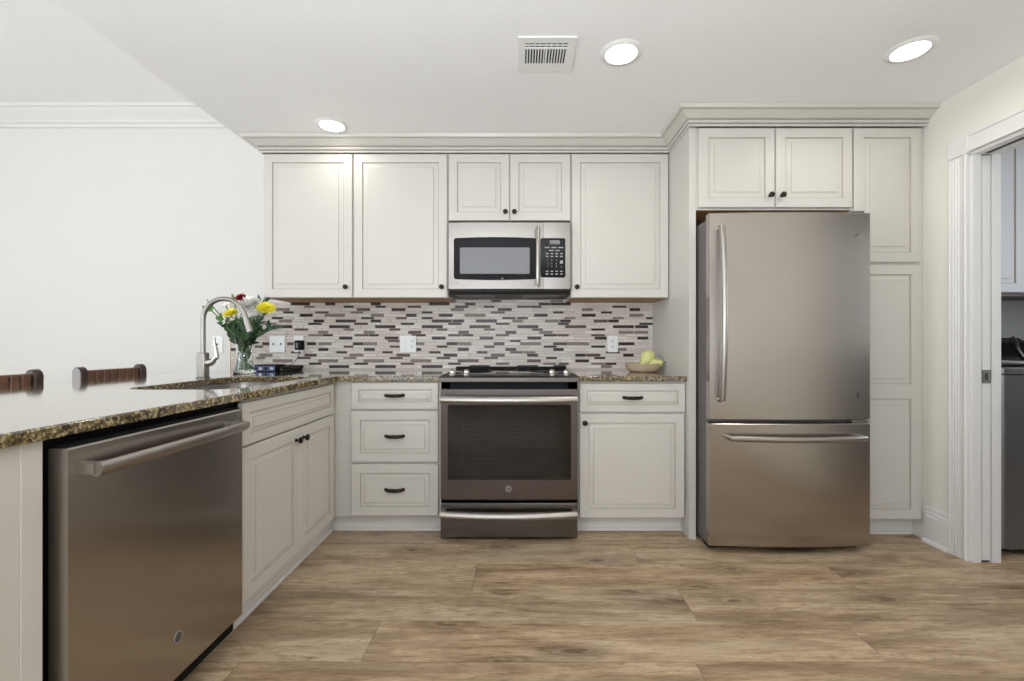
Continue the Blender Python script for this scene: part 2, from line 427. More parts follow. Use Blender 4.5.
# windows behind the camera
def window(n, plane, p, a0, a1, z0, z1):
    mb = MB(); t = .05
    def b(a, c, zz0, zz1, d0=.0, d1=.08):
        if plane == 'x': mb.box(a, c, p-d1, p-d0, zz0, zz1)
        else: mb.box(p-d1, p-d0, a, c, zz0, zz1)
    b(a0, a1, z0, z0+t); b(a0, a1, z1-t, z1); b(a0, a0+t, z0, z1); b(a1-t, a1, z0, z1); mid = (a0+a1)/2; b(mid-t/2, mid+t/2, z0, z1)
    o = struct(mb.build('window_%d' % n, TRIMM)); mb = MB()
    b(a0+t, a1-t, z0+t, z1-t, .04, .046); mb.build('pane', WINGL, o)
window(1, 'x', YF, -1.9, .7, .4, 2.3); window(2, 'x', YF, -4.6, -2.6, .4, 2.3); window(3, 'y', -5.0, -4.5, -1.9, .45, 2.35)

def sweep(path, prof, mi=None):
    """profile (outward offset, z) swept with mitres; path goes left to right seen from the room, outward = right-hand side (-y for +x travel)"""
    mb = MB(); n = len(path); m = len(prof); vs = []
    P = [Vector(p) for p in path]
    for i in range(n):
        d0 = (P[i]-P[i-1]).normalized() if i > 0 else None; d1 = (P[i+1]-P[i]).normalized() if i < n-1 else None
        n0 = Vector((d0.y, -d0.x)) if d0 else None; n1 = Vector((d1.y, -d1.x)) if d1 else None
        if n0 is None: nn = n1
        elif n1 is None: nn = n0
        else: nn = (n0+n1); nn = nn/(nn.dot(n0))
        for (d, z) in prof: vs.append((P[i].x+nn.x*d, P[i].y+nn.y*d, z))
    fs = []
    for i in range(n-1):
        for k in range(m):
            a = i*m+k; b = i*m+(k+1) % m; fs.append((a, b, b+m, a+m))
    fs.append(tuple(range(m))); fs.append(tuple((n-1)*m+k for k in range(m))[::-1])
    return mb.add(vs, fs, ([mi[k] for i in range(n-1) for k in range(m)]+[0, 0]) if mi else 0)
# dining crown on the back wall and the tall base mouldings
cp = [(0, 2.61), (.012, 2.61), (.016, 2.632), (.028, 2.64), (.03, 2.652), (.045, 2.672), (.075, 2.70), (.085, 2.715), (.098, 2.72), (.10, 2.74), (0, 2.74)]
struct(sweep([(-5, 0), (XS, 0)], cp).build('trim_1', TRIMM, smooth=20))
bp = [(0, 0), (.016, 0), (.016, .145), (.012, .150), (.014, .158), (.012, .166), (.008, .172), (.009, .182), (.005, .192), (0, .196)]
struct(sweep([(XR, -.69), (XR, -.84)], bp).build('baseboard_right', TRIMM, smooth=20))
struct(sweep([(XR, -.69), (XR, -.84)], [(.016, 0), (.030, 0), (.028, .012), (.022, .018), (.016, .020)]).build('trim_2', TRIMM))
struct(sweep([(-5, 0), (-2.14, 0)], bp).build('baseboard_back', TRIMM, smooth=20))
# door casing on the kitchen side
def casing():
    mb = MB(); xf = XR-.018
    # fluted side
    prof = [(-.840, XR), (-.840, xf), (-.843, xf-.004), (-.846, xf), (-.860, xf), (-.862, xf+.004), (-.866, xf+.004), (-.868, xf), (-.874, xf), (-.876, xf+.004), (-.880, xf+.004), (-.882, xf), (-.888, xf), (-.890, xf+.004), (-.894, xf+.004), (-.896, xf), (-.912, xf), (-.925, xf-.006), (-.93, xf), (-.93, XR)]
    mb.prism([(x, y) for y, x in prof], 0, 2.035)
    mb.box(XR-.024, XR, -.945+.005, -.836, 2.035, 2.137)                  # corner block
    mb.box(xf, XR, -1.75, -.94, 2.045, 2.125); mb.box(xf-.005, XR, -1.75, -.94, 2.115, 2.128); mb.box(xf-.004, XR, -1.75, -.94, 2.04, 2.05)
    mb.box(XR-.024, XR, -1.86, -1.75, 2.035, 2.137); mb.box(xf, XR, -1.85, -1.76, 0, 2.035)
    return struct(mb.build('trim_3', TRIMM, bevel=.0015))
casing()
jm = MB()
jm.box(XR-.001, 2.292, -.945, -.93, 0, 2.03).box(2.345, XR2, -.945, -.93, 0, 2.03)
jm.box(XR-.001, 2.292, -1.75, -.93, 2.025, 2.04).box(2.345, XR2, -1.75, -.93, 2.025, 2.04)
jm.box(XR-.001, XR2, -1.75, -1.735, 0, 2.03)
struct(jm.build('trim_4', TRIMM, bevel=.001))
sl = MB().box(2.292, 2.345, -.9315, -.93, 0, 2.03).box(2.292, 2.345, -1.735, -.93, 2.038, 2.04); struct(sl.build('trim_5', SLOTM))
pd = struct(box('door_1', TRIMM, 2.298, 2.338, -.944, -.932, .012, 2.02, bevel=.001))
lt = MB().box(2.295, 2.338, -.9465, -.944, .890, .957).build('latch_plate', NICKL, pd); MB().box(2.308, 2.322, -.9473, -.9465, .905, .942).build('latch_slot', SLOTM, lt)

# ------------------------------------------------------------------ backsplash
def backsplash():
    S0 = 141.7; X = lambda px: (px-519)/S0; Z = lambda py: 1.08+(345-py)/S0
    x0, x1 = -2.03, .945; root = thing('tile_backsplash', 'cream stone mosaic backsplash with dark brown glass strips on the back wall', 'backsplash', (x0, 0, .905))
    GR = 0; LT = [1, 2, 3]; D, Mm, G = 4, 5, 6
    T = {-1: 'G465-478.6 D500.9-511.8 D526.8-547.7', 0: 'D291.4-310.3 D325.5-335.6 D371.2-381.2 D429-449.7 D465-475.7 D538.6-550 D550-570.8',
      1: 'G275.6-290 M357.2-370.4 D391.8-405.7 G450.8-464 D497.7-511.8 G581.6-592.8 D629.2-640', 2: 'D300.3-313.2 G325.3-345 G371.2-384 D406-416.8 D438.9-452.8 G464.6-485.7 D533.9-547.7 D581.6-595.6 G629.2-643.2',
      3: 'G279.6-292.7 D314-324.5 D336-356.3 D371-381.2 D432-452 D452.5-464 D476-497 G512.2-523.1 G545-559.5 D560-570.8 M593.4-607.6 D608-618.6', 4: 'D273-292.9 D329.5-350 D375.4-395.7 D421.9-442.9 D469.5-490.6 D517.3-538.3 M565-586 D612.8-633.7 D634.8-648',
      5: 'G318.6-328.8 G364-374.8 M408.4-421.3 M458.3-469 D505.3-516.3 G539-552.6 G618.4-633.2 G634-648', 6: 'D339.5-352.6 D385-398.7 D432-445.8 D479.5-493.4 D527.3-541.2 D594.5-606.4 D637-648',
      7: 'D263-269.7 M287.7-297 D307.6-316.7 G318.6-331.8 D353.3-363.7 G363.8-377.4 G413-424.4 D446.7-457.8 G458-471.5 D493.8-504.4 G520.2-541 M553-567.6 G567.9-588.9 D618.4-634.1', 8: 'D229.3-236 D273.4-283 D318.6-328.6 D364.3-375 D410.8-421.5 D457.9-469 D505.3-516.3 D553.2-563.8 G612.8-626.4',
      9: 'G260-272.9 M304.8-317.3 G350.2-363.8 M397-410.2 D443.8-457.4 M491-504.7 D527-538 D575-585.7 M585.8-600.5 D622.8-633.5', 10: 'G273.4-292.9 G318.6-338.5 G363.8-384.5 G410.8-431.6 M457.9-478.6 M526.8-541 D575-588.9',
      11: 'D283-304 D329.5-349.5 D375.4-396 D421.9-442.6 D469.5-490 D517.3-538 D553.5-566 G600.8-612'}
    t = {-1: 'D491.1-501.4 G550.3-563.2', 0: 'G304.8-315.2 D344-354 D375.7-385.8 M407.7-421.3 D455-468.6 D483.8-494.5 M517-530 M530-541.6 M612.2-626.1', 1: 'D284-294 M315.8-329 G350.8-363.4 D421.9-432.8 M491-504.8 D552.9-563.6 D600.8-611.9',
      2: 'D272.5-283.5 D361.4-374.4 M396-407 D421.9-432.8 D502.2-515.7 D517-527.9 G564.4-575.6 G612.4-623.7 D645.7-652.5', 3: 'G263-276.8 D308.7-322 D354.6-368.3 D401-414.4 D448.3-461.8 D495.8-509.6 D557.8-569 D639-652.6',
      4: 'M295-308.5 G343.8-354 M389.6-400.5 M436.8-447.6 M484-495 M532-542.8 D591-605', 5: 'G309-322.5 D322.8-333.2 M354.6-368.6 D368.8-379.3 D412-426 M448.3-462 D462.2-473.4 M495.8-509.2 D543.6-556.7 M556.7-568.8 M591-604.8',
      6: 'M388-402 D510-520.8', 7: 'M255.5-263.4 M343.8-353.7 M390-402 D436.8-447.6 D484-494.7 D543.6-556.7 D591-605', 8: 'D291.4-301.5 D336.8-347.3 D382.8-393 D429.3-440.7 D476.9-487.6 M510-523 G523.5-535.4 D605.7-619.7',
      9: 'G256.7-265.8 M298-311.1 G343.8-357 M389.6-403.2 M436.8-450.3 M484-498 D546-557 D594-605.3', 10: 'D309.3-322 D354.6-368.3 M401-414.4 D448.3-461 M495.8-509.2 G543-556 M558.3-568.8 G591-604.8 D605-616.3', 11: ''}
    mb = MB(); ga = .0012; rnd = random.Random(5)
    mb.box(x0, x1, -.004, -.0005, .905, 1.378, GR).box(-1.613, x1, -.004, -.0005, 1.378, 1.42, GR)
    def tile(a, b, z0, z1, mi):
        d = .008+(rnd.random()*.0012 if mi < 4 else .0006); e = .0012
        a += ga; b -= ga; z0 += ga; z1 -= ga
        if b-a < .004: return
        mb.add([(a,-.004,z0),(b,-.004,z0),(b,-.004,z1),(a,-.004,z1),(a+e,-d,z0+e),(b-e,-d,z0+e),(b-e,-d,z1-e),(a+e,-d,z1-e)], [(4,5,6,7),(0,1,5,4),(1,2,6,5),(2,3,7,6),(3,0,4,7)], mi)
    def row(spec, z0, z1):
        bars = []
        for s in spec.split():
            a, b = s[1:].split('-'); bars.append((X(float(a)), X(float(b)), {'D': D, 'M': Mm, 'G': G}[s[0]]))
        # the photo hides this stretch behind the flowers: a few strips of the same kind
        lo = x0 if z1 < 1.385 else -1.613
        for a, b, c in bars+[(x1, x1, 0)]:
            while a-lo > .17:
                L = rnd.choice((.078, .096, .146)); tile(lo, lo+L, z0, z1, rnd.choice(LT)); lo += L
            if a-lo > .003: tile(lo, a, z0, z1, rnd.choice(LT))
            if b > a: tile(a, b, z0, z1, c); lo = b
    P = 5.69/S0
    for k in range(-2, 12):
        zc = Z(303.95)-k*P; row(T.get(k, 'D300-314 G350-363 D400-414'), max(zc-.0115, .9055), zc+(.0115 if k else .0095))
        if k < 11: row(t.get(k, ''), zc-P+.0115, zc-.0115)
    def stone(name, r, g, b, metal=0, rough=.35):
        m = bpy.data.materials.new(name); m.use_nodes = True; q = NT(m)
        n = q.noise(q.coords((14, 1, 90)), 3, 4, .6)
        q.link(q.ramp(n.outputs[0], [(.3, srgb(r-12, g-13, b-14)), (.7, srgb(min(255, r+8), min(255, g+8), min(255, b+8)))]), q.b.inputs['Base Color'])
        q.b.inputs['Roughness'].default_value = rough; q.b.inputs['IOR'].default_value = 1.35; return m
    mats = [GROUT, stone('stone_cream', 216, 207, 199), stone('stone_pink_cream', 210, 199, 191), stone('stone_pale', 224, 217, 210),
            stone('glass_brown', 54, 40, 39, 0, .3), stone('glass_taupe', 92, 74, 70, 0, .3), stone('stone_grey', 132, 119, 113, 0, .4)]
    mb.build('tile_field', mats, root, smooth=20)
    box('edge_strip', mat('beige_metal', srgb(196, 184, 164), .35, .3), x0-.012, x0, -.010, -.0005, .905, 1.378, root)
backsplash()

# ------------------------------------------------------------------ wall cabinets
def carcass(parent, x0, x1, y0, y1, z0, z1, under=True, name='cabinet_body'):
    mb = MB().box(x0, x1, y0, y1, z0, z1)
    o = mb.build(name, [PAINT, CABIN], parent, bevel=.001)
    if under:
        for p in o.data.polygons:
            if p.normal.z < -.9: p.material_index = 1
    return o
YU = -.330                                         # face of the wall cabinet boxes
def wall_cab(name, label, x0, x1, z0, doors, knobs, z1=2.29, yb=0, yf=YU, dz0=None):
    r = thing(name, label, 'cabinet', ((x0+x1)/2, yf, z0))
    carcass(r, x0, x1, yf, yb-.0005, z0, z1)
    for i, (a, b) in enumerate(doors):
        d = fpan('door', r, at(a, yf, dz0 or z0), b-a, 2.279-(dz0 or z0))
        kx, kz = knobs[i]; knob(d, at(kx, yf-.02, kz))
    return r
wall_cab('wall_cabinet', 'white single-door wall cabinet at the left end of the row, nearest the white dining wall', -1.613, -1.043, 1.378, [(-1.603, -1.048)], [(-1.083, 1.443)])
wall_cab('wall_cabinet', 'white single-door wall cabinet directly left of the microwave', -1.042, -.447, 1.378, [(-1.037, -.452)], [(-.483, 1.443)])
wall_cab('wall_cabinet', 'short white two-door wall cabinet above the microwave', -.446, .327, 1.862, [(-.441, -.061), (-.055, .322)], [(-.085, 1.912), (-.029, 1.912)])
wall_cab('wall_cabinet', 'white single-door wall cabinet between the microwave and the refrigerator side panel', .328, .9445, 1.378, [(.333, .9385)], [(.362, 1.443)])
# tall side
YT = -.690-.0                                      # face line of tall units (doors finish here)
pn = box('side_panel', PAINT, .945, .983, -.675, -.0005, 0, 2.29, bevel=.001); tag(pn, 'tall white side panel standing left of the refrigerator', 'cabinet panel')
wall_cab('wall_cabinet', 'white two-door cabinet above the refrigerator', .984, 1.846, 1.83, [(.994, 1.413), (1.419, 1.842)], [(1.385, 1.905), (1.450, 1.905)], yf=-.67, dz0=1.84)
pt = thing('pantry_cabinet', 'tall narrow off-white pantry cabinet right of the refrigerator', 'cabinet', (2.05, -.67, 0))
carcass(pt, 1.847, 2.2495, -.67, -.0005, .105, 2.29, False)
fpan('upper_door', pt, at(1.852, -.67, 1.538), .366, 2.279-1.538)
fpan('lower_door', pt, at(1.852, -.67, .118), .366, 1.522-.118, openings=[(.052, .665), (.745, 1.352)])
box('toe_kick', KICKM, 1.83, 2.2495, -.60, -.58, 0, .105, pt)
box('shoe_molding', KICKM, 1.83, 2.234, -.612, -.60, 0, .018, pt, .003)
# crown moulding, one continuous run
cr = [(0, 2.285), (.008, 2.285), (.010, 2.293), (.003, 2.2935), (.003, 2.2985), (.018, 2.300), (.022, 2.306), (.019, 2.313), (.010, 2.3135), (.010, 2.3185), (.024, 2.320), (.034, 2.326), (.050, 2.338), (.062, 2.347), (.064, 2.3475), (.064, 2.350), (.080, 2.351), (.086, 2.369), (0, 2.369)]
crm = [0, 0, 0, 1, 0, 0, 0, 0, 1, 0, 0, 0, 0, 0, 1, 0, 0, 0, 0]  # notch faces in glaze colour, which also paints their dark shadow lines
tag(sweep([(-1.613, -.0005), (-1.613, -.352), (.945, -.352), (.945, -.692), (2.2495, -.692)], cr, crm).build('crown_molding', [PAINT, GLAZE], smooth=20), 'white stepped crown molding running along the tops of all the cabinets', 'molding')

# ------------------------------------------------------------------ base cabinets
YB = -.612
def base_box(parent, x0, x1, z1=.874): return carcass(parent, x0, x1, YB, -.0005, .105, z1, False)
db = thing('base_cabinet', 'white base cabinet with three drawers left of the range', 'cabinet', (-.70, YB, 0))
base_box(db, -1.050, -.442)
for z0, z1, fr, bw in ((.716, .868, .040, .020), (.417, .707, .050, .028), (.114, .406, .050, .028)):
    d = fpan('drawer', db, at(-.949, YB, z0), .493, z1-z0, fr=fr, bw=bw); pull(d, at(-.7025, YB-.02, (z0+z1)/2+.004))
box('toe_kick', KICKM, -1.107, -.445, -.552, -.535, 0, .105, db); box('shoe_molding', KICKM, -1.085, -.445, -.564, -.552, 0, .018, db, .003)
rb = thing('base_cabinet', 'white base cabinet with one drawer over one door right of the range', 'cabinet', (.64, YB, 0))
base_box(rb, .334, .9445)
d = fpan('drawer', rb, at(.343, YB, .700), .598, .162, fr=.040, bw=.020); pull(d, at(.642, YB-.02, .783))
d = fpan('door', rb, at(.343, YB, .103), .592, .588, fr=.050, bw=.030); knob(d, at(.370, YB-.02, .642))
box('toe_kick', KICKM, .338, .9445, -.552, -.535, 0, .105, rb); box('shoe_molding', KICKM, .338, .9445, -.564, -.552, 0, .018, rb, .003)
XP = -1.050                                        # peninsula cabinet face
sb = thing('sink_base_cabinet', 'white peninsula base cabinet under the sink with two doors and a false drawer front', 'cabinet', (XP, -1.08, 0))
m_ = MB().box(-1.68, XP, -1.500, -.6125, .105, .655).box(-1.68, -1.66, -1.5, -.6125, .655, .874).box(-1.07, XP, -1.5, -.6125, .655, .874).box(-1.68, XP, -1.5, -1.48, .655, .874)
m_.build('cabinet_body', PAINT, sb)
fpan('false_drawer_front', sb, at(XP, -1.494, .700, PI/2), .824, .162, fr=.040, bw=.022)
d = fpan('door', sb, at(XP, -1.494, .112, PI/2), .428, .580, fr=.052, bw=.03); knob(d, at(XP+.02, -1.098, .640, PI/2))
d = fpan('door', sb, at(XP, -1.062, .112, PI/2), .392, .580, fr=.052, bw=.03); knob(d, at(XP+.02, -1.030, .640, PI/2))
box('toe_kick', KICKM, -1.107, -1.090, -1.502, -.553, 0, .105, sb); struct(box('trim_6', KICKM, -1.0895, -1.078, -1.64, -.565, 0, .018, None, .003))
ep = thing('end_cabinet', 'plain white cabinet end at the near end of the peninsula left of the dishwasher', 'cabinet', (XP, -2.4, 0))
box('cabinet_body', PAINT, -1.68, XP, -2.80, -2.198, 0, .874, ep, .001)
box('stile', PAINT, XP, XP+.016, -2.2405, -2.198, 0, .874, ep, .001)
box('face_panel', PAINT, XP, XP+.013, -2.80, -2.2405, 0, .874, ep, .001)
bk = box('back_panel', PAINT, -1.70, -1.682, -2.80, -.0005, 0, .874, bevel=.001); tag(bk, 'white panel closing the dining side of the peninsula under the counter overhang', 'cabinet panel')

# ------------------------------------------------------------------ counters
def counter(name, outer, holes, z0, z1, label):
    import bmesh
    b = bmesh.new()
    for lp in [outer]+holes:
        vs = [b.verts.new((x, y, z1)) for x, y in lp]
        for i in range(len(vs)): b.edges.new((vs[i], vs[(i+1) % len(vs)]))
    bmesh.ops.triangle_fill(b, use_beauty=True, use_dissolve=False, edges=b.edges[:], normal=(0, 0, 1))
    top = b.faces[:]
    r = bmesh.ops.extrude_face_region(b, geom=top)
    bmesh.ops.translate(b, verts=[e for e in r['geom'] if isinstance(e, bmesh.types.BMVert)], vec=(0, 0, z0-z1))
    bmesh.ops.recalc_face_normals(b, faces=b.faces)
    me = bpy.data.meshes.new(name); b.to_mesh(me); b.free(); me.materials.append(GRAN)
    o = bpy.data.objects.new(name, me); COL.objects.link(o)
    md = o.modifiers.new('bevel', 'BEVEL'); md.width = .005; md.segments = 3; md.limit_method = 'ANGLE'; md.angle_limit = math.radians(60)
    me.polygons.foreach_set('use_smooth', [True]*len(me.polygons)); me.set_sharp_from_angle(angle=math.radians(50))
    return tag(o, label, 'countertop')
SX0, SX1, SY0, SY1 = -1.590, -1.125, -1.405, -.665
hole = roundrect(SX0, SX1, SY0, SY1, .11, 8)
counter('countertop', [(-2.13, -.0105), (-2.13, -2.86), (-1.015, -2.86), (-1.015, -.66), (-1.005, -.65), (-.442, -.65), (-.442, -.0105)], [hole], .875, .905,
        'speckled brown granite countertop of the L-shaped peninsula holding the sink')
counter('countertop', [(.332, -.0105), (.332, -.65), (.9445, -.65), (.9445, -.0105)], [], .875, .905,
        'short speckled granite countertop between the range and the refrigerator panel')
# sink
sk = thing('kitchen_sink', 'stainless undermount sink sunk into the peninsula granite', 'sink', ((SX0+SX1)/2, (SY0+SY1)/2, .66))
mb = MB(); rings = []
for (off, z) in ((.0, .8745), (.004, .8745), (.006, .72), (.03, .675), (.10, .668)):
    rings.append([(x, y, z) for x, y in roundrect(SX0+off-.006, SX1-off+.006, SY0+off-.006, SY1-off+.006, max(.112-off, .03), 8)])
for a, b in zip(rings, rings[1:]):
    n = len(a); mb.add(a+b, [(i, (i+1) % n, n+(i+1) % n, n+i) for i in range(n)])
mb.add(rings[-1], [tuple(range(len(rings[-1])))]); mb.build('basin', STELX, sk)
MB().lathe(((SX0+SX1)/2, (SY0+SY1)/2, .669), [(.045, 0), (.045, .003), (.036, .004), (.030, .001), (0, .001)], 24).build('drain', CHROM, sk)
# faucet
fx, fy = -1.675, -.790
fc = thing('faucet', 'tall brushed nickel gooseneck faucet behind the sink', 'faucet', (fx, fy, .905))
MB().box(fx-.022, fx+.022, fy-.022, fy+.022, .907, 1.040).build('body', NICKL, fc, bevel=.007, seg=3)
box('base_plate', NICKL, fx-.025, fx+.025, fy-.025, fy+.025, .9052, .909, fc, .001)
pts = [(fx, fy, 1.035), (fx, fy, 1.12), (fx, fy, 1.213)]
for i in range(1, 17):
    a = PI-math.radians(158)*i/16; pts.append((fx+.112+.112*math.cos(a), fy, 1.213+.112*math.sin(a)))
ex, ez = pts[-1][0], pts[-1][2]; pts += [(ex+.012, fy, ez-.035)]
MB().tube(pts, .0125, 16).build('spout', NICKL, fc)
MB().tube([(ex+.011, fy, ez-.030), (ex+.018, fy, ez-.052), (ex+.034, fy, ez-.105)], [.0135, .0155, .016], 16).build('spray_head', NICKL, fc)
hd = MB(); hd.tube([(fx+.022, fy, .985), (fx+.042, fy, .988), (fx+.058, fy, .998)], [.020, .019, .014], 14)
hd = hd.build('handle', CHROM, fc)
MB().tube([(fx+.050, fy, .994), (fx+.072, fy, 1.015), (fx+.070, fy, 1.05), (fx+.062, fy, 1.09), (fx+.060, fy, 1.122)], [.012, .013, .010, .006, .005], 12).build('lever', CHROM, hd)

# ------------------------------------------------------------------ emblem
def emblem(parent, M, r, dark=False):
    o = MB(M).lathe((0, 0, 0), [(r, 0), (r, .0012), (r*.86, .0018), (r*.84, .0010), (0, .0010)], 28, axis='-y').build('emblem', PEWTR_SHEEN if dark else NICKL, parent)
    if dark: MB(M @ Matrix.Translation((0, -.0010, 0))).lathe((0, 0, 0), [(r*.82, 0), (r*.82, .0002), (0, .0002)], 28, axis='-y').build('emblem_field', SLOTM, o)
    text('emblem_letters', 'GE', CHROM if dark else SLOTM, r*1.05, (0, 0, 0), M @ Matrix.Translation((0, -.0012, 0)) @ RF, o, .0003)
    return o

# ------------------------------------------------------------------ dishwasher
dw = thing('dishwasher', 'stainless steel dishwasher with a bowed bar handle built into the peninsula', 'dishwasher', (XP, -1.86, 0))
box('tub', BLACK, -1.66, -1.062, -2.195, -1.503, .02, .868, dw)
def curved_front(M, w_, h, th, bow, nx=24):
    """panel x0..w, z0..h, back on y=0; front bows by 'bow' towards -y"""
    mb = MB(M); vs = []; e = .004
    for i in range(nx+1):
        t = i/nx; x = w_*t; y = -th-bow*(1-(2*t-1)**2)
        vs += [(x, 0, 0), (x, y+e, 0), (x, y, e), (x, y, h-e), (x, y+e, h), (x, 0, h)]
    fs = []
    for i in range(nx):
        for k in range(6):
            a = i*6+k; b = i*6+(k+1) % 6; fs.append((a, b, b+6, a+6))
    fs.append(tuple(range(6))); fs.append(tuple(nx*6+k for k in range(6))[::-1])
    return mb.add(vs, fs)
dd = MB(at(-1.045, -2.177, 0, PI/2)); 
dd = curved_front(at(-1.045, -2.177, .105, PI/2), .627, .745, .045, .0).build('door', STELD, dw, smooth=30)
box('control_strip', BLACK, -1.04, -1.004, -2.170, -1.560, .8505, .856, dd)
hm = MB(); hp = []
for i in range(21):
    t = i/20; hp.append((-.958+.014*(1-(2*t-1)**2), -2.155+.556*t, .800-.002*(2*t-1)**2))
hm.tube(hp, .0185, 14, sq=.8)
hm.box(-1.0, -.962, -2.158, -2.136, .787, .813).box(-1.0, -.962, -1.612, -1.590, .787, .813)
hm.build('handle', HANDL, dd, bevel=.0)
emblem(dd, at(-1.0, -1.855, .224, PI/2), .0165, True)
box('toe_panel', BLACK, -1.10, -1.085, -2.19, -1.503, .0, .10, dw)

# ------------------------------------------------------------------ range
RX0, RX1 = -.435, .325
rg = thing('range_oven', 'dark slate steel slide-in electric range between the base cabinets', 'oven range', (-.055, -.68, 0))
bm_ = MB(); t_ = .012
bm_.box(RX0, RX0+.05, -.655, -.02, .02, .89).box(RX1-.05, RX1, -.655, -.02, .02, .89).box(RX0, RX1, -.08, -.02, .02, .89).box(RX0, RX1, -.655, -.02, .02, .28).box(RX0, RX1, -.655, -.02, .80, .89)
bm_.build('body', BLACK, rg)
cv = MB().box(RX0+.055, RX1-.055, -.095, -.085, .285, .795, 0).box(RX0+.051, RX0+.056, -.65, -.09, .285, .795).box(RX1-.056, RX1-.051, -.65, -.09, .285, .795).box(RX0+.05, RX1-.05, -.65, -.09, .281, .286).box(RX0+.05, RX1-.05, -.65, -.09, .794, .799)
cv = cv.build('oven_cavity', CAVIT, rg)
for z in (.455, .560):
    mb = MB()
    for k in range(5): mb.tube([(RX0+.06, -.62+k*.12, z), (RX1-.06, -.62+k*.12, z)], .0035, 6)
    for k in range(14): mb.tube([(RX0+.07+k*.048, -.63, z+.003), (RX0+.07+k*.048, -.12, z+.003)], .002, 6)
    mb.build('oven_rack', CHROM, cv)
# oven door: frame around a window
WX0, WX1, WZ0, WZ1 = -.392, .285, .342, .752
dr = MB(); y0, y1 = -.658, -.700
dr.box(RX0+.004, WX0, y1, y0, .230, .836).box(WX1, RX1-.004, y1, y0, .230, .836).box(WX0, WX1, y1, y0, .230, WZ0).box(WX0, WX1, y1, y0, WZ1, .836)
odr = dr.build('oven_door', SLATE, rg)
gb = MB(); outer = roundrect(WX0, WX1, WZ0, WZ1, .012, 4, .006); n = len(outer)
gb.prism(roundrect(WX0-.0005, WX1+.0005, WZ0-.005, WZ1+.0005, .012, 4), -.7015, -.697, 0, 'xz')
gl = gb.build('window_glass', OVGL, odr)
# black printed border on the glass
bb = MB(); inn = roundrect(WX0+.075, WX1-.070, WZ0+.022, WZ1-.085, .006, 4); out = roundrect(WX0, WX1, WZ0-.004, WZ1, .012, 4)
nn = len(out); bb.add([(x, -.6962, z) for x, z in out]+[(x, -.6962, z) for x, z in inn], [(i, (i+1) % nn, nn+(i+1) % nn, nn+i) for i in range(nn)])
bb.build('glass_border', BLKGL, gl)
def bar_handle(parent, x0, x1, y, z, out_, bow, r, name='handle', m=HANDL, droop=0.0):
    mb = MB(); pts = []
    for i in range(25):
        t = i/24; pts.append((x0+(x1-x0)*t, y-out_-bow*(1-(2*t-1)**2), z-droop*(1-(2*t-1)**2)))
    mb.tube(pts, r, 14, sq=.8)
    for xx in (x0+.012, x1-.012): mb.box(xx-.011, xx+.011, y-out_, y, z-r*.8, z+r*.8)
    return mb.build(name, m, parent)
bar_handle(odr, RX0+.010, RX1-.010, -.700, .787, .042, .012, .0235, droop=.002)
emblem(odr, at(-.058, -.700, .288), .018)
dd2 = curved_front(at(RX0+.004, -.658, .020), RX1-RX0-.008, .188, .040, .0).build('storage_drawer', SLATE, rg)
bar_handle(dd2, RX0+.010, RX1-.010, -.698, .160, .036, .014, .0215, droop=.006)
# cooktop
ct = MB(); ct.prism([(-.02, .890), (-.02, .912), (-.60, .912), (-.690, .906), (-.700, .898), (-.700, .876), (-.640, .876), (-.640, .890)], RX0-.004, RX1+.004, 0, 'yz')
ct = ct.build('cooktop', SLATE, rg, bevel=.002)
cg = box('glass_surface', BLKGL, RX0+.012, RX1-.012, -.565, -.075, .912, .9155, ct, .001)
rgs = mat('burner_ring', srgb(70, 70, 72), .3)
for (bx, by, br) in ((-.26, -.42, .105), (.15, -.43, .085), (-.26, -.19, .075), (.15, -.19, .09), (-.055, -.16, .05)):
    mb = MB(); mb.lathe((bx, by, .9156), [(br, 0), (br, .0003), (br-.004, .0003), (br-.004, 0)], 40)
    mb.build('burner_ring', rgs, cg)
box('rear_vent', BLACK, RX0+.0, RX1-.0, -.072, -.022, .912, .930, ct, .002)
for kx in (-.376, -.296, .186, .266):
    mb = MB(Matrix.Translation((kx, -.632, .910)) @ Matrix.Rotation(math.radians(12), 4, 'X'))
    mb.lathe((0, 0, 0), [(.021, 0), (.021, .004), (.017, .007), (.015, .026), (.013, .030), (0, .031)], 20).box(-.003, .003, -.014, .014, .028, .033)
    mb.build('control_knob', CHROM, ct)

# ------------------------------------------------------------------ microwave
mw = thing('microwave', 'stainless over-the-range microwave under the short wall cabinet', 'microwave', (-.058, -.39, 1.40))
MX0, MX1, MZ0, MZ1 = -.436, .319, 1.4235, 1.8415
ub = MB(); ub.prism([(-.0115, 1.400), (-.0115, 1.858), (-.345, 1.858), (-.345, 1.418), (-.325, 1.400)], MX0+.004, MX1-.004, 0, 'yz')
ub = ub.build('body', mat('dark_grey_case', srgb(48, 46, 45), .5), mw, bevel=.003)
for x0 in (-.40, .02): box('filter_grille', GREYM, x0, x0+.24, -.30, -.10, 1.3975, 1.401, ub)
dk = .118                                           # width of the control column
XD = (543.5-519)/162
fd = curved_front(at(MX0, -.345, MZ0), XD-MX0-.0008, MZ1-MZ0, .040, .008).build('door', STELX, mw, smooth=30)
fd2 = curved_front(at(XD+.0008, -.345, MZ0), MX1-XD-.0008, MZ1-MZ0, .040, .004).build('control_panel', STELX, mw, smooth=30)
mb = MB(); mb.prism(roundrect(-.403, .106, 1.487, 1.741, .016, 5, .006), -.3955, -.384, 0, 'xz'); wf = mb.build('window_frame', BLKG2, fd, bevel=.001)
mb = MB(); mb.prism(roundrect(-.365, .066, 1.520, 1.682, .008, 4), -.3966, -.3950, 0, 'xz'); mb.build('window', MWWIN, wf)
text('brand_mark', 'GE', MARKM, .014, (-.102, -.3962, 1.4895), RF, wf, .0003)
emblem(fd, at(-.384, -.3875, 1.463), .0065)
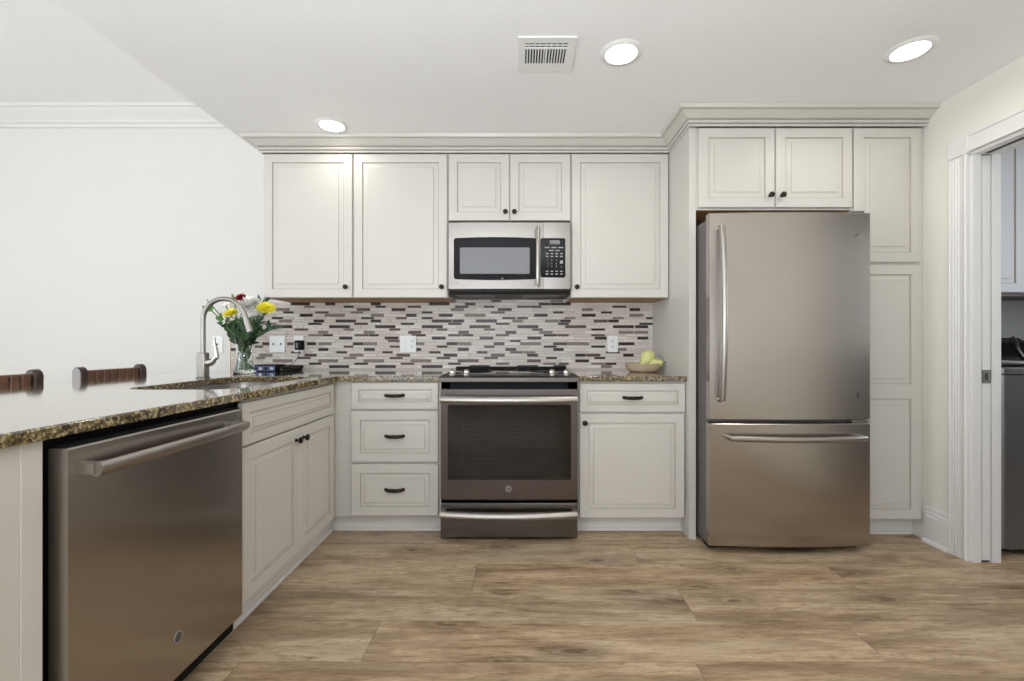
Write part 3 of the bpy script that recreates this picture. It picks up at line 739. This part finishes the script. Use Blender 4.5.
mb = MB(); mb.prism(roundrect(XD-.018, .287, 1.497, 1.741, .012, 5), -.3945, -.386, 0, 'xz'); kp = mb.build('keypad', BLKGL, fd2, bevel=.001)
box('display', DISPM, .190, .253, -.3953, -.3945, 1.703, 1.727, kp)
S6 = 7.314
def mpx(x): return (440+x/S6-519)/163.0
def mpz(y): return 1.08+(345-(215+y/S6))/163.0
keys = []
for y, xs, w_ in ((233, (785, 835, 885), .030), (255, (815, 860), .028), (278, (785, 820, 855, 890), .016), (298, (785, 820, 855, 890), .016), (408, (785, 820, 855, 890), .016), (428, (785, 820, 855, 890), .016)):
    for x in xs: keys.append((mpx(x), mpz(y), w_))
for x, z, w_ in keys: box('key', MARKM, x-w_/2, x+w_/2, -.3953, -.3945, z-.0032, z+.0032, kp)
box('key', MARKM, mpx(890)-.009, mpx(890)+.009, -.3953, -.3945, mpz(340)-.010, mpz(340)+.010, kp)
dg = '123456789'
for r_, y in enumerate((328, 352, 375)):
    for c_, x in enumerate((788, 820, 853)): text('key_digit', dg[r_*3+c_], MARKM, .014, (mpx(x), -.3948, mpz(y)), RF, kp, .0002)
text('key_digit', '0', MARKM, .014, (mpx(890), -.3948, mpz(375)), RF, kp, .0002)
mb = MB(); hx = (538.4-519)/168; pts = [(hx, -.395, 1.800)]
for i in range(17):
    t = i/16; pts.append((hx, -.418-.014*(1-(2*t-1)**2), 1.795-.345*t))
pts.append((hx, -.395, 1.445)); mb.tube(pts, [.008]+[.0135]*17+[.008], 14); mb.build('handle', HANDL, fd)

# ------------------------------------------------------------------ refrigerator
FX0, FX1, FYF = .990, 1.822, -.838
fg = thing('refrigerator', 'tall stainless bottom-freezer refrigerator in the cabinet alcove', 'refrigerator', (1.4, -.8, 0))
box('case', GREYM, FX0+.004, FX1-.004, -.785, -.06, .03, 1.745, fg, .006)
for nm, z0, z1 in (('refrigerator_door', .692, 1.766), ('freezer_drawer', .036, .673)):
    o = curved_front(at(FX0, -.792, z0), FX1-FX0, z1-z0, .046, .020, 32).build(nm, STEEL, fg, smooth=30)
    box('gasket', mat('gasket_grey', srgb(120, 118, 116), .6), FX0+.012, FX1-.012, -.793, -.784, z0+.012, z1-.012, o)
    if nm[0] == 'r': rd = o
    else: fz = o
mb = MB(); hx = 1.040; pts = [(hx, -.845, 1.690)]
for i in range(21):
    t = i/20; pts.append((hx, -.872-.030*(1-(2*t-1)**2), 1.685-.885*t))
pts.append((hx, -.845, .795)); mb.tube(pts, [.012]+[.0155]*21+[.012], 14); mb.build('handle', HANDL, rd)
mb = MB(); pts = [(1.078, -.845, .605)]
for i in range(21):
    t = i/20; pts.append((1.083+.678*t, -.885-.022*(1-(2*t-1)**2), .605-.004*(1-(2*t-1)**2)))
pts.append((1.764, -.835, .605)); mb.tube(pts, [.012]+[.0155]*21+[.012], 14); mb.build('handle', HANDL, fz)
emblem(rd, at(1.750, -.8448, 1.652, .079), .0185)
MB().prism(roundrect(1.751, 1.762, .805, .832, .005, 4), -.845, -.842, 0, 'xz').build('badge', SLOTM, rd)
box('hinge_cover', GREYM, FX1-.10, FX1-.02, -.83, -.70, 1.766, 1.780, fg, .004)
box('center_hinge', CHROM, FX1-.09, FX1-.004, -.835, -.790, .674, .690, fg, .001)
box('base_grille', BLACK, FX0+.02, FX1-.02, -.77, -.72, .0, .034, fg)
for xx in (FX0+.03, FX1-.06): box('foot', BLACK, xx, xx+.03, -.71, -.68, 0, .032, fg)

# ------------------------------------------------------------------ recessed lights and vent
def can(x, y, label, power):
    r = thing('recessed_light', label, 'ceiling light', (x, y, ZC-.004), 0, 'recessed ceiling lights')
    MB().lathe((x, y, ZC), [(.066, -.002), (.070, -.008), (.088, -.005), (.094, 0)], 40).build('trim_ring', WHITE, r)
    MB().lathe((x, y, ZC-.004), [(.066, 0), (.055, -.002), (0, -.002)], 40).build('lens', LENS, r)
    l = bpy.data.lights.new('lamp', 'AREA'); l.shape = 'DISK'; l.size = .13; l.energy = power; l.color = (1, .95, .88); l.spread = math.radians(165)
    o = bpy.data.objects.new('lamp', l); COL.objects.link(o); o.parent = r; o.location = (0, 0, -.012)
can(.451, -1.187, 'recessed ceiling light just right of the air vent', 3)
can(1.710, -1.207, 'recessed ceiling light at the upper right above the refrigerator', 2.6)
can(-1.097, -.536, 'recessed ceiling light close above the left wall cabinets', .8)
vt = thing('air_vent', 'square white ceiling air vent with dark slots', 'vent', (.12, -1.175, ZC))
VX0, VX1, VY0, VY1 = -.004, .245, -1.296, -1.056
mb = MB().box(VX0, VX1, VY0, VY0+.035, ZC-.006, ZC).box(VX0, VX1, VY1-.060, VY1, ZC-.006, ZC).box(VX0, VX0+.032, VY0+.035, VY1-.06, ZC-.006, ZC).box(VX1-.036, VX1, VY0+.035, VY1-.06, ZC-.006, ZC)
mb.box(VX0+.032, VX1-.036, VY0+.066, VY0+.076, ZC-.006, ZC).box(.116, .124, VY0+.076, VY1-.060, ZC-.006, ZC).build('frame', WHITE, vt, bevel=.0015)
box('duct_opening', mat('duct_dark', srgb(52, 52, 54), .8), VX0+.03, VX1-.034, VY0+.03, VY1-.055, ZC-.0015, ZC-.0005, vt)
for k in range(15):
    x = VX0+.038+k*.0122
    if abs(x-.120) > .006: MB().box(x, x+.0052, VY0+.076, VY1-.060, ZC-.0058, ZC-.0018).build('slat', WHITE, vt)
for k in range(7):
    x = VX0+.046+k*.024; MB().box(x, x+.004, VY0+.035, VY0+.066, ZC-.0058, ZC-.0018).build('slat', WHITE, vt)
MB().box(VX0+.032, VX1-.036, VY0+.049, VY0+.053, ZC-.0058, ZC-.0018).build('slat', WHITE, vt)

# ------------------------------------------------------------------ outlets
def outlet(px0, px1, kinds, label, y=-.0098, zc=1.087, name='wall_outlet', cat='outlet', S0=141.7, grp='wall plates above the counter'):
    x0, x1 = (px0-519)/S0, (px1-519)/S0; r = thing(name, label, cat, ((x0+x1)/2, y, zc), 0, grp)
    box('cover_plate', WHITE, x0, x1, y-.005, y, zc-.058, zc+.058, r, .0015)
    n = len(kinds)
    for i, k in enumerate(kinds):
        cx = x0+(x1-x0)*(i+.5)/n
        if k == 's':
            box('rocker_switch', WHITE, cx-.016, cx+.016, y-.0075, y-.005, zc-.033, zc+.033, r, .001)
        elif k == 't':
            o = box('toggle_mount', WHITE, cx-.006, cx+.006, y-.0056, y-.005, zc-.012, zc+.012, r); box('toggle', SLOTM, cx-.003, cx+.003, y-.013, y-.0056, zc-.006, zc+.006, o)
        else:
            for s in (-1, 1):
                o = MB().prism(roundrect(cx-.016, cx+.016, zc+s*.020-.014, zc+s*.020+.014, .008, 4), y-.0070, y-.005, 0, 'xz').build('receptacle', WHITE, r)
                mb = MB()
                for sx in (-.006, .006): mb.box(cx+sx-.0018, cx+sx+.0018, y-.0074, y-.0069, zc+s*.020-.001, zc+s*.020+.009)
                mb.box(cx-.002, cx+.002, y-.0074, y-.0069, zc+s*.020-.009, zc+s*.020-.005); mb.build('slot', SLOTM, o)
    return r
outlet(270.7, 286, 'tt', 'white double toggle switch plate on the mosaic tile beside the flowers', name='switch_plate', cat='switch')
outlet(295, 304.6, 'o', 'white wall outlet with a black charger plugged in, left part of the tile')
outlet(400.4, 416.6, 'so', 'wide white wall plate with a rocker switch and outlet left of the range')
outlet(607, 617.4, 'o', 'white wall outlet on the tile right of the range above the bowl')
outlet(213, 223, 't', 'white switch plate on the plain wall behind the faucet', y=-.0003, zc=1.085, name='switch_plate', cat='switch')
ch = thing('charger', 'small black power adapter plugged into the outlet beside the flowers', 'charger', (-1.553, -.017, 1.07))
box('adapter_body', BLACK, -1.556, -1.506, -.060, -.0172, 1.046, 1.112, ch, .004)
box('adapter_label', DISPM, -1.546, -1.530, -.0605, -.060, 1.060, 1.095, ch)
MB().tube([(-1.530, -.04, 1.048), (-1.530, -.045, 1.01), (-1.550, -.06, .965), (-1.575, -.08, .942), (-1.560, -.09, .940)], .0022, 8).build('cord', BLACK, ch)
rt = thing('router_box', 'small black electronics box with a blue front lying beside the vase', 'router', (-1.67, -.17, .905))
box('case', BLACK, -1.755, -1.592, -.225, -.110, .9055, .950, rt, .004)
bl = box('blue_front', BLUEM, -1.750, -1.600, -.2262, -.225, .910, .944, rt)
for i, xx in enumerate((-1.738, -1.705, -1.668, -1.630)): box('port', (BLACK, CHROM, BLACK, CHROM)[i], xx, xx+.018, -.2268, -.2262, .918, .934, bl)
cb = thing('cable_box', 'flat black plastic box lying on the counter right of the blue-fronted box', 'electronics', (-1.49, -.16, .905))
mb = MB(); mb.prism([(-1.585, .9055), (-1.585, .938), (-1.53, .935), (-1.48, .925), (-1.48, .9055)], -.21, -.10, 0, 'xz'); mb.build('case', BLACK, cb, bevel=.003)
box('indicator', CHROM, -1.57, -1.56, -.2108, -.21, .915, .920, cb)

# ------------------------------------------------------------------ vase and flowers
vx, vy, vz = -1.685, -.41, .9055
vs_ = thing('vase', 'clear flared glass vase of water on the granite behind the faucet', 'vase', (vx, vy, vz))
outp = [(0, 0), (.060, 0), (.064, .004), (.055, .03), (.044, .075), (.041, .12), (.047, .17), (.060, .215)]
inp = [(.057, .215), (.044, .17), (.038, .12), (.041, .075), (.050, .03), (.052, .014), (0, .012)]
MB().lathe((vx, vy, vz), outp+inp, 36).build('glass_body', VGLAS, vs_, smooth=60)
MB().lathe((vx, vy, vz), [(0, .0125), (.0515, .0145), (.0495, .03), (.0405, .075), (.0375, .12), (.038, .13), (0, .13)], 36).build('water', WATER, vs_, smooth=60)
def leaf(mb, p, d, L, w_, up=Vector((0, 0, 1)), curl=.25, mi=0):
    p = Vector(p); d = Vector(d).normalized(); s = d.cross(up)
    if s.length < .1: s = Vector((1, 0, 0))
    s.normalize(); n = s.cross(d).normalized(); vs = []; N = 6
    for i in range(N+1):
        t = i/N; ww = w_*math.sin(PI*min(1, t*.92+.06))**.8; c = p+d*L*t-n*curl*L*t*t
        vs += [c-s*ww/2+n*ww*.15, c, c+s*ww/2+n*ww*.15]
    fs = []
    for i in range(N):
        a = i*3; fs += [(a, a+1, a+4, a+3), (a+1, a+2, a+5, a+4)]
    k = len(vs); vs += [v-n*.0006 for v in vs]; fs += [tuple(k+q for q in f[::-1]) for f in fs]
    mb.add(vs, fs, mi)
rf = random.Random(11)
slot = [0]
def stem_path(head, lean=None):
    a = slot[0]*2.4; slot[0] += 1; q = .020+.016*rf.random()
    b = (vx-q*math.cos(a)*1.2, vy-q*math.sin(a)*1.2, vz+.02); m = (vx+.024*math.cos(a), vy+.024*math.sin(a), vz+.120)
    h = Vector(head); r_ = Vector((vx, vy, vz+.215)); dirv = (h-r_); hor = Vector((dirv.x, dirv.y, 0))
    if hor.length > .035: hor = hor.normalized()*.035
    r_ = r_+hor+Vector((.005*math.cos(a), .005*math.sin(a), 0))
    P = [Vector(b), Vector(m), r_, h]; out = []
    for i in range(3):
        for k in range(5):
            t = k/5; p0 = P[max(i-1, 0)]; p1 = P[i]; p2 = P[i+1]; p3 = P[min(i+2, 3)]
            out.append(.5*((2*p1)+(p2-p0)*t+(2*p0-5*p1+4*p2-p3)*t*t+(3*p1-p0-3*p2+p3)*t**3))
    out.append(P[3]); return out
def flower(name, label, cat, head, kind, r, m, leaves=4, lm=None, dark=False, grp=None):
    root = thing(name, label, cat, (vx, vy, vz+.02), 0, grp); head = Vector(head); path = stem_path(head); LM = lm or (LEAFD if dark else LEAFM)
    st = MB().tube(path, .0036, 8).build('stem', LM, root)
    if leaves:
        mb = MB()
        for i in range(leaves):
            t = .66+.32*i/max(1, leaves); p = path[int(t*(len(path)-1))]; a = rf.random()*6.28
            for kk in range(2): leaf(mb, p, (math.cos(a+kk*2.6), math.sin(a+kk*2.6)*.7, .35+rf.random()*.5), .045+.03*rf.random(), .016+.008*rf.random(), up=Vector((rf.random()-.5, -1, .8*rf.random())))
        mb.build('leaves', LM, st)
    mb = MB(); axis = (head-path[-4]).normalized(); axis = (axis+Vector((.1, -.9, .5))).normalized()
    q = Vector((0, 0, 1)).rotation_difference(axis).to_matrix().to_4x4(); Mt = Matrix.Translation(head) @ q
    if kind == 'mum':          # many narrow petals in layers
        for ly, (n, tilt, L) in enumerate(((26, .05, 1), (24, .35, .9), (18, .75, .72), (12, 1.15, .5), (6, 1.45, .32))):
            for i in range(n):
                a = 2*PI*(i+.5*ly)/n+rf.random()*.1; d = Vector((math.cos(a)*math.cos(tilt), math.sin(a)*math.cos(tilt), math.sin(tilt)))
                sub = MB(Mt); leaf(sub, d*.004, d, r*L*(.9+.2*rf.random()), r*.20, curl=-.12); mb.v_ = None
                n0 = len(mb.v); mb.v += sub.v; mb.f += [[n0+q_ for q_ in f] for f in sub.f]; mb.mi += sub.mi
    elif kind == 'ball':       # full rounded head
        for i in range(150):
            z = 1-1.55*(i+.5)/150; a = i*2.39996; rr = math.sqrt(max(0, 1-z*z)); d = Vector((rr*math.cos(a), rr*math.sin(a), z))
            sub = MB(Mt); leaf(sub, d*r*.35, d, r*.65*(.92+.16*rf.random()), r*.26, curl=.18)
            n0 = len(mb.v); mb.v += sub.v; mb.f += [[n0+q_ for q_ in f] for f in sub.f]; mb.mi += sub.mi
    elif kind == 'ruffle':
        for i in range(46):
            z = 1-1.15*(i+.5)/46; a = i*2.39996; rr = math.sqrt(max(0, 1-z*z)); d = Vector((rr*math.cos(a), rr*math.sin(a), z*.8))
            sub = MB(Mt); leaf(sub, d*r*.15, d, r*.85*(.85+.3*rf.random()), r*.55, curl=.3*(rf.random()-.3))
            n0 = len(mb.v); mb.v += sub.v; mb.f += [[n0+q_ for q_ in f] for f in sub.f]; mb.mi += sub.mi
    elif kind == 'bud':
        mb = MB(Mt); mb.lathe((0, 0, 0), [(0, 0), (r*.35, .15*r), (r*.62, r*.9), (r*.5, r*2.0), (r*.2, r*2.9), (0, r*3.2)], 12)
    elif kind == 'lily':
        for i in range(6):
            a = 2*PI*i/6; d = Vector((math.cos(a), math.sin(a), .8)); sub = MB(Mt); leaf(sub, d*.002, d, r, r*.5, curl=.45)
            n0 = len(mb.v); mb.v += sub.v; mb.f += [[n0+q_ for q_ in f] for f in sub.f]; mb.mi += sub.mi
    mb.build('bud' if kind == 'bud' else 'bloom', m, root)
    return root
GF = 'flowers in the glass vase'
def fp(px, py, y=-.41, ): 
    s = F/(3.175+y); return ((px-519)/s, y, 1.08+(345-py)/s)
flower('carnation', 'red carnation standing highest among the blooms in the vase', 'flower', fp(241.5, 298.5), 'ruffle', .034, REDM, 2, grp=GF)
flower('chrysanthemum', 'yellow chrysanthemum on the right side of the bouquet, nearest the mosaic tile', 'flower', fp(266, 309, -.43), 'mum', .054, YELM, 5, dark=True, grp=GF)
flower('chrysanthemum', 'yellow chrysanthemum seen under the faucet arch on the left of the bouquet', 'flower', fp(231.5, 314, -.43), 'mum', .046, YELM, 3, dark=True, grp=GF)
flower('chrysanthemum', 'large round white chrysanthemum in the middle of the bouquet', 'flower', fp(251, 308, -.40), 'ball', .078, WHTP, 3, dark=True, grp=GF)
flower('white_lily', 'small white open flower below the left yellow chrysanthemum', 'flower', fp(229, 322, -.46), 'lily', .034, WHTP, 3, dark=True, grp=GF)
flower('white_lily', 'white open flower beside the left yellow chrysanthemum, behind the faucet arch', 'flower', fp(226, 306, -.38), 'lily', .04, WHTP, 2, grp=GF)
flower('lily_bud', 'tall pale green closed bud rising left of the red carnation', 'flower bud', fp(234.5, 301), 'bud', .016, BUDM, 1, grp=GF)
flower('lily_bud', 'tiny green bud at the far left of the bouquet beside the faucet arch', 'flower bud', fp(209, 302, -.42), 'bud', .007, BUDM, 2, grp=GF)
def spray(label, tips, dark, n=7, grp='leafy sprays in the glass vase', L=.07):
    root = thing('leafy_spray', label, 'foliage', (vx, vy, vz+.02), 0, grp); path = stem_path(tips)
    MB().tube(path, .0036, 8).build('stem', LEAFM, root); mb = MB()
    for i in range(n):
        t = .58+.42*i/(n-1); p = path[int(t*(len(path)-1))]; dv = (path[-1]-path[-5]).normalized()
        for sgn in (-1, 1):
            a = Vector((sgn*.8, (rf.random()-.5)*1.2, 0))+dv*.9+Vector((0, 0, .1)); leaf(mb, p, a, L*(.7+.5*rf.random()), .021+.008*rf.random(), curl=.15, up=Vector((rf.random()-.5, -1, .9*rf.random()-.2)))
    mb.build('leaves', LEAFD if dark else LEAFM, root)
spray('fresh green leafy spray arching out to the left under the faucet arch', fp(212, 311, -.42), False, 7)
spray('dark leafy spray below the left yellow chrysanthemum', fp(226, 326, -.47), True, 8)
spray('dark leafy spray rising behind the right yellow chrysanthemum', fp(262, 303, -.36), True, 9)
spray('dark leafy spray leaning low to the right over the vase rim', fp(272, 328, -.44), True, 8)
spray('dark leafy spray in the middle in front of the white chrysanthemum', fp(249, 322, -.48), True, 7)
spray('dark leafy spray drooping on the left above the vase rim', fp(233, 333, -.45), True, 6, L=.05)

spray('short green spray filling the vase mouth at the left', fp(238, 326, -.43), False, 7, L=.045)
spray('short dark green spray filling the vase mouth at the right', fp(256, 327, -.45), True, 7, L=.05)
spray('green spray between the red carnation and the white chrysanthemum', fp(244, 312, -.36), False, 8, L=.055)
spray('narrow green spray at the back of the bouquet above the mosaic tile', fp(258, 315, -.37), False, 8, L=.055)

# ------------------------------------------------------------------ bowl with pears
bx, by, bz = .812, -.235, .9055
bo = MB(); bo.lathe((bx, by, bz), [(0, 0), (.080, 0), (.098, .008), (.111, .028), (.119, .054), (.115, .056), (.105, .032), (.092, .015), (.075, .008), (0, .007)], 40, sx=1.0, sy=.8)
tag(bo.build('fruit_bowl', BOWLM, smooth=50), 'shallow tan wooden bowl on the right counter against the side panel', 'bowl')
def pear(label, loc, s, rot):
    r = thing('pear', label, 'pear', loc, 0, 'green pears in the bowl'); r.rotation_euler = rot
    mb = MB(wm(r)); mb.lathe((0, 0, 0), [(0, -.040*s), (.018*s, -.039*s), (.034*s, -.026*s), (.041*s, -.004*s), (.036*s, .018*s), (.024*s, .038*s), (.017*s, .052*s), (.012*s, .062*s), (0, .065*s)], 24)
    mb.build('flesh', PEARM, r, smooth=60)
    MB(wm(r)).tube([(0, 0, .062*s), (.003, 0, .072*s), (.007, .002, .082*s)], .0016, 6).build('stem', STEMB, r)
pear('large yellow-green pear lying on top with its narrow end pointing down to the left', (.838, -.250, 1.000), 1.15, (0, math.radians(-140), math.radians(15)))
pear('smaller green pear at the right of the bowl below the large one', (.872, -.262, .958), .95, (math.radians(80), 0, math.radians(60)))

# ------------------------------------------------------------------ bar stools
def stool():
    r = thing('bar_stool', 'dark bar stool with woven brown leather back behind the peninsula, nearer the sink', 'stool', (0, 0, 0), 0, 'bar stools behind the peninsula')
    X0, X1, hw = -.21, .19, .2025                        # back at X0; faces +x
    for sx, sy in ((X0, -1), (X0, 1), (X1, -1), (X1, 1)):
        if sx < 0: MB().tube([(sx-.02, sy*(hw-.005), 0), (sx, sy*(hw-.015), .64)], [.018, .021], 4).build('leg', DKWOD, r, bevel=.003)
        else: MB().tube([(sx+.01, sy*(hw-.005), 0), (sx-.01, sy*(hw-.02), .62)], [.018, .021], 4).build('leg', DKWOD, r, bevel=.003)
    MB().box(X0+.01, X1+.005, -hw+.01, hw-.01, .61, .645).build('seat_frame', DKWOD, r, bevel=.004)
    MB().box(X0+.02, X1+.01, -hw+.015, hw-.015, .645, .675).build('seat', LEATH, r, bevel=.012, seg=3)
    for sy in (-1, 1):
        po = MB(); y0, y1 = sy*hw, sy*(hw-.040)
        po.prism([(X0-.028, .60), (X0+.020, .60), (X0+.024, .935), (X0+.018, .955), (X0+.004, .967), (X0-.014, .965), (X0-.026, .950)], min(y0, y1), max(y0, y1), 0, 'xz')
        p = po.build('back_post', DKWOD, r, bevel=.005, seg=3)
        MB().prism([(X0-.024, .80), (X0+.017, .80), (X0+.020, .934), (X0+.015, .952), (X0+.003, .963), (X0-.013, .961), (X0-.022, .948)], sy*hw-.0012*(sy < 0), sy*hw+.0012*(sy > 0), 0, 'xz').build('post_sheen', PEWTR_SHEEN, p)  # thin pale plate painting reflected light onto the dark post end
    for z in (.925, .845): MB().box(X0-.012, X0+.008, -hw+.03, hw-.03, z-.014, z+.014).build('back_rail', DKWOD, r, bevel=.003)
    n = 7; w_ = (2*hw-.084)/n
    for i in range(n):
        y = -hw+.042+i*w_; MB().box(X0-.018, X0+.014, y+.0035, y+w_-.0035, .825, .948).build('backrest_strap', LEATH, r, bevel=.006, seg=3)
    for z, a, b in ((.22, (X1+.0, -hw+.01), (X1+.0, hw-.01)), (.30, (X0-.01, -hw+.01), (X0-.01, hw-.01))): MB().tube([(a[0], a[1], z), (b[0], b[1], z)], .012, 8).build('footrest', DKWOD, r)
    for sy in (-1, 1): MB().tube([(X0-.01, sy*(hw-.008), .26), (X1, sy*(hw-.008), .26)], .011, 8).build('stretcher', DKWOD, r)
    return r
def copy_tree(o, parent=None):
    c = o.copy(); COL.objects.link(c); c.parent = parent
    for k in list(o.children): copy_tree(k, c)
    return c
s1 = stool(); s1.location = (-2.045, -.678, 0)
bpy.context.view_layer.update()
s2 = copy_tree(s1); s2.location = (-2.045, -1.262, 0)
s2['label'] = 'dark bar stool with woven brown leather back at the left edge of the picture'

# ------------------------------------------------------------------ laundry room
ws = thing('washing_machine', 'grey top-loading washing machine seen through the doorway at the right', 'washer', (2.80, -.5, 0))
mb = MB(); mb.prism(roundrect(2.478, 3.15, -.865, -.14, .035, 5), .03, .925); mb.build('cabinet', WASHM, ws)
mb = MB(); mb.prism(roundrect(2.470, 3.157, -.872, -.13, .038, 5), .928, .965); tp = mb.build('top_cover', WASHM, ws, bevel=.006, seg=3)
mb = MB(); mb.prism([(-.80, .966), (-.80, .975), (-.74, .985), (-.60, .990), (-.58, .966)], 2.50, 3.115, 0, 'yz'); ld = mb.build('lid', BLKGL, tp, bevel=.006)
MB().tube([(2.53, -.79, .99), (2.80, -.815, .985), (3.08, -.79, .99)], .010, 10).build('lid_handle', CHROM, ld)
mb = MB(); mb.prism([(-.13, .966), (-.56, .966), (-.56, .990), (-.34, 1.125), (-.13, 1.125)], 2.475, 3.153, 0, 'yz'); cn = mb.build('console', BLKG2, ws, bevel=.008)
MB().tube([(3.115, -.335, 1.126), (3.06, -.40, 1.090), (3.00, -.47, 1.046), (2.95, -.545, 1.002)], [.010, .014, .014, .010], 10).build('console_trim', CHROM, cn)
MB(Matrix.Translation((2.62, -.45, 1.057)) @ Matrix.Rotation(math.radians(60), 4, 'X')).lathe((0, 0, 0), [(.035, 0), (.033, .022), (0, .024)], 24).build('dial', CHROM, cn)
for x in (2.56, 3.05): MB().lathe((x, -.80, 0), [(.02, 0), (.02, .03)], 12).build('foot', BLACK, ws)
lc = thing('laundry_cabinet', 'pale grey-white wall cabinet above the washing machine through the doorway', 'cabinet', (3.0, -.31, 1.42))
LP = mat('laundry_cabinet_paint', srgb(212, 214, 219), .45, var=.01)
MB().box(2.42, 3.80, -.312, -.0005, 1.412, 2.49).build('cabinet_body', [LP], lc)
for a, b in ((2.50, 3.196), (3.202, 3.78)):
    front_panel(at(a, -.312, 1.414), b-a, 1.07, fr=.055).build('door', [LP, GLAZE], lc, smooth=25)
box('light_rail', DKWOD, 2.42, 3.80, -.300, -.02, 1.392, 1.411, lc)
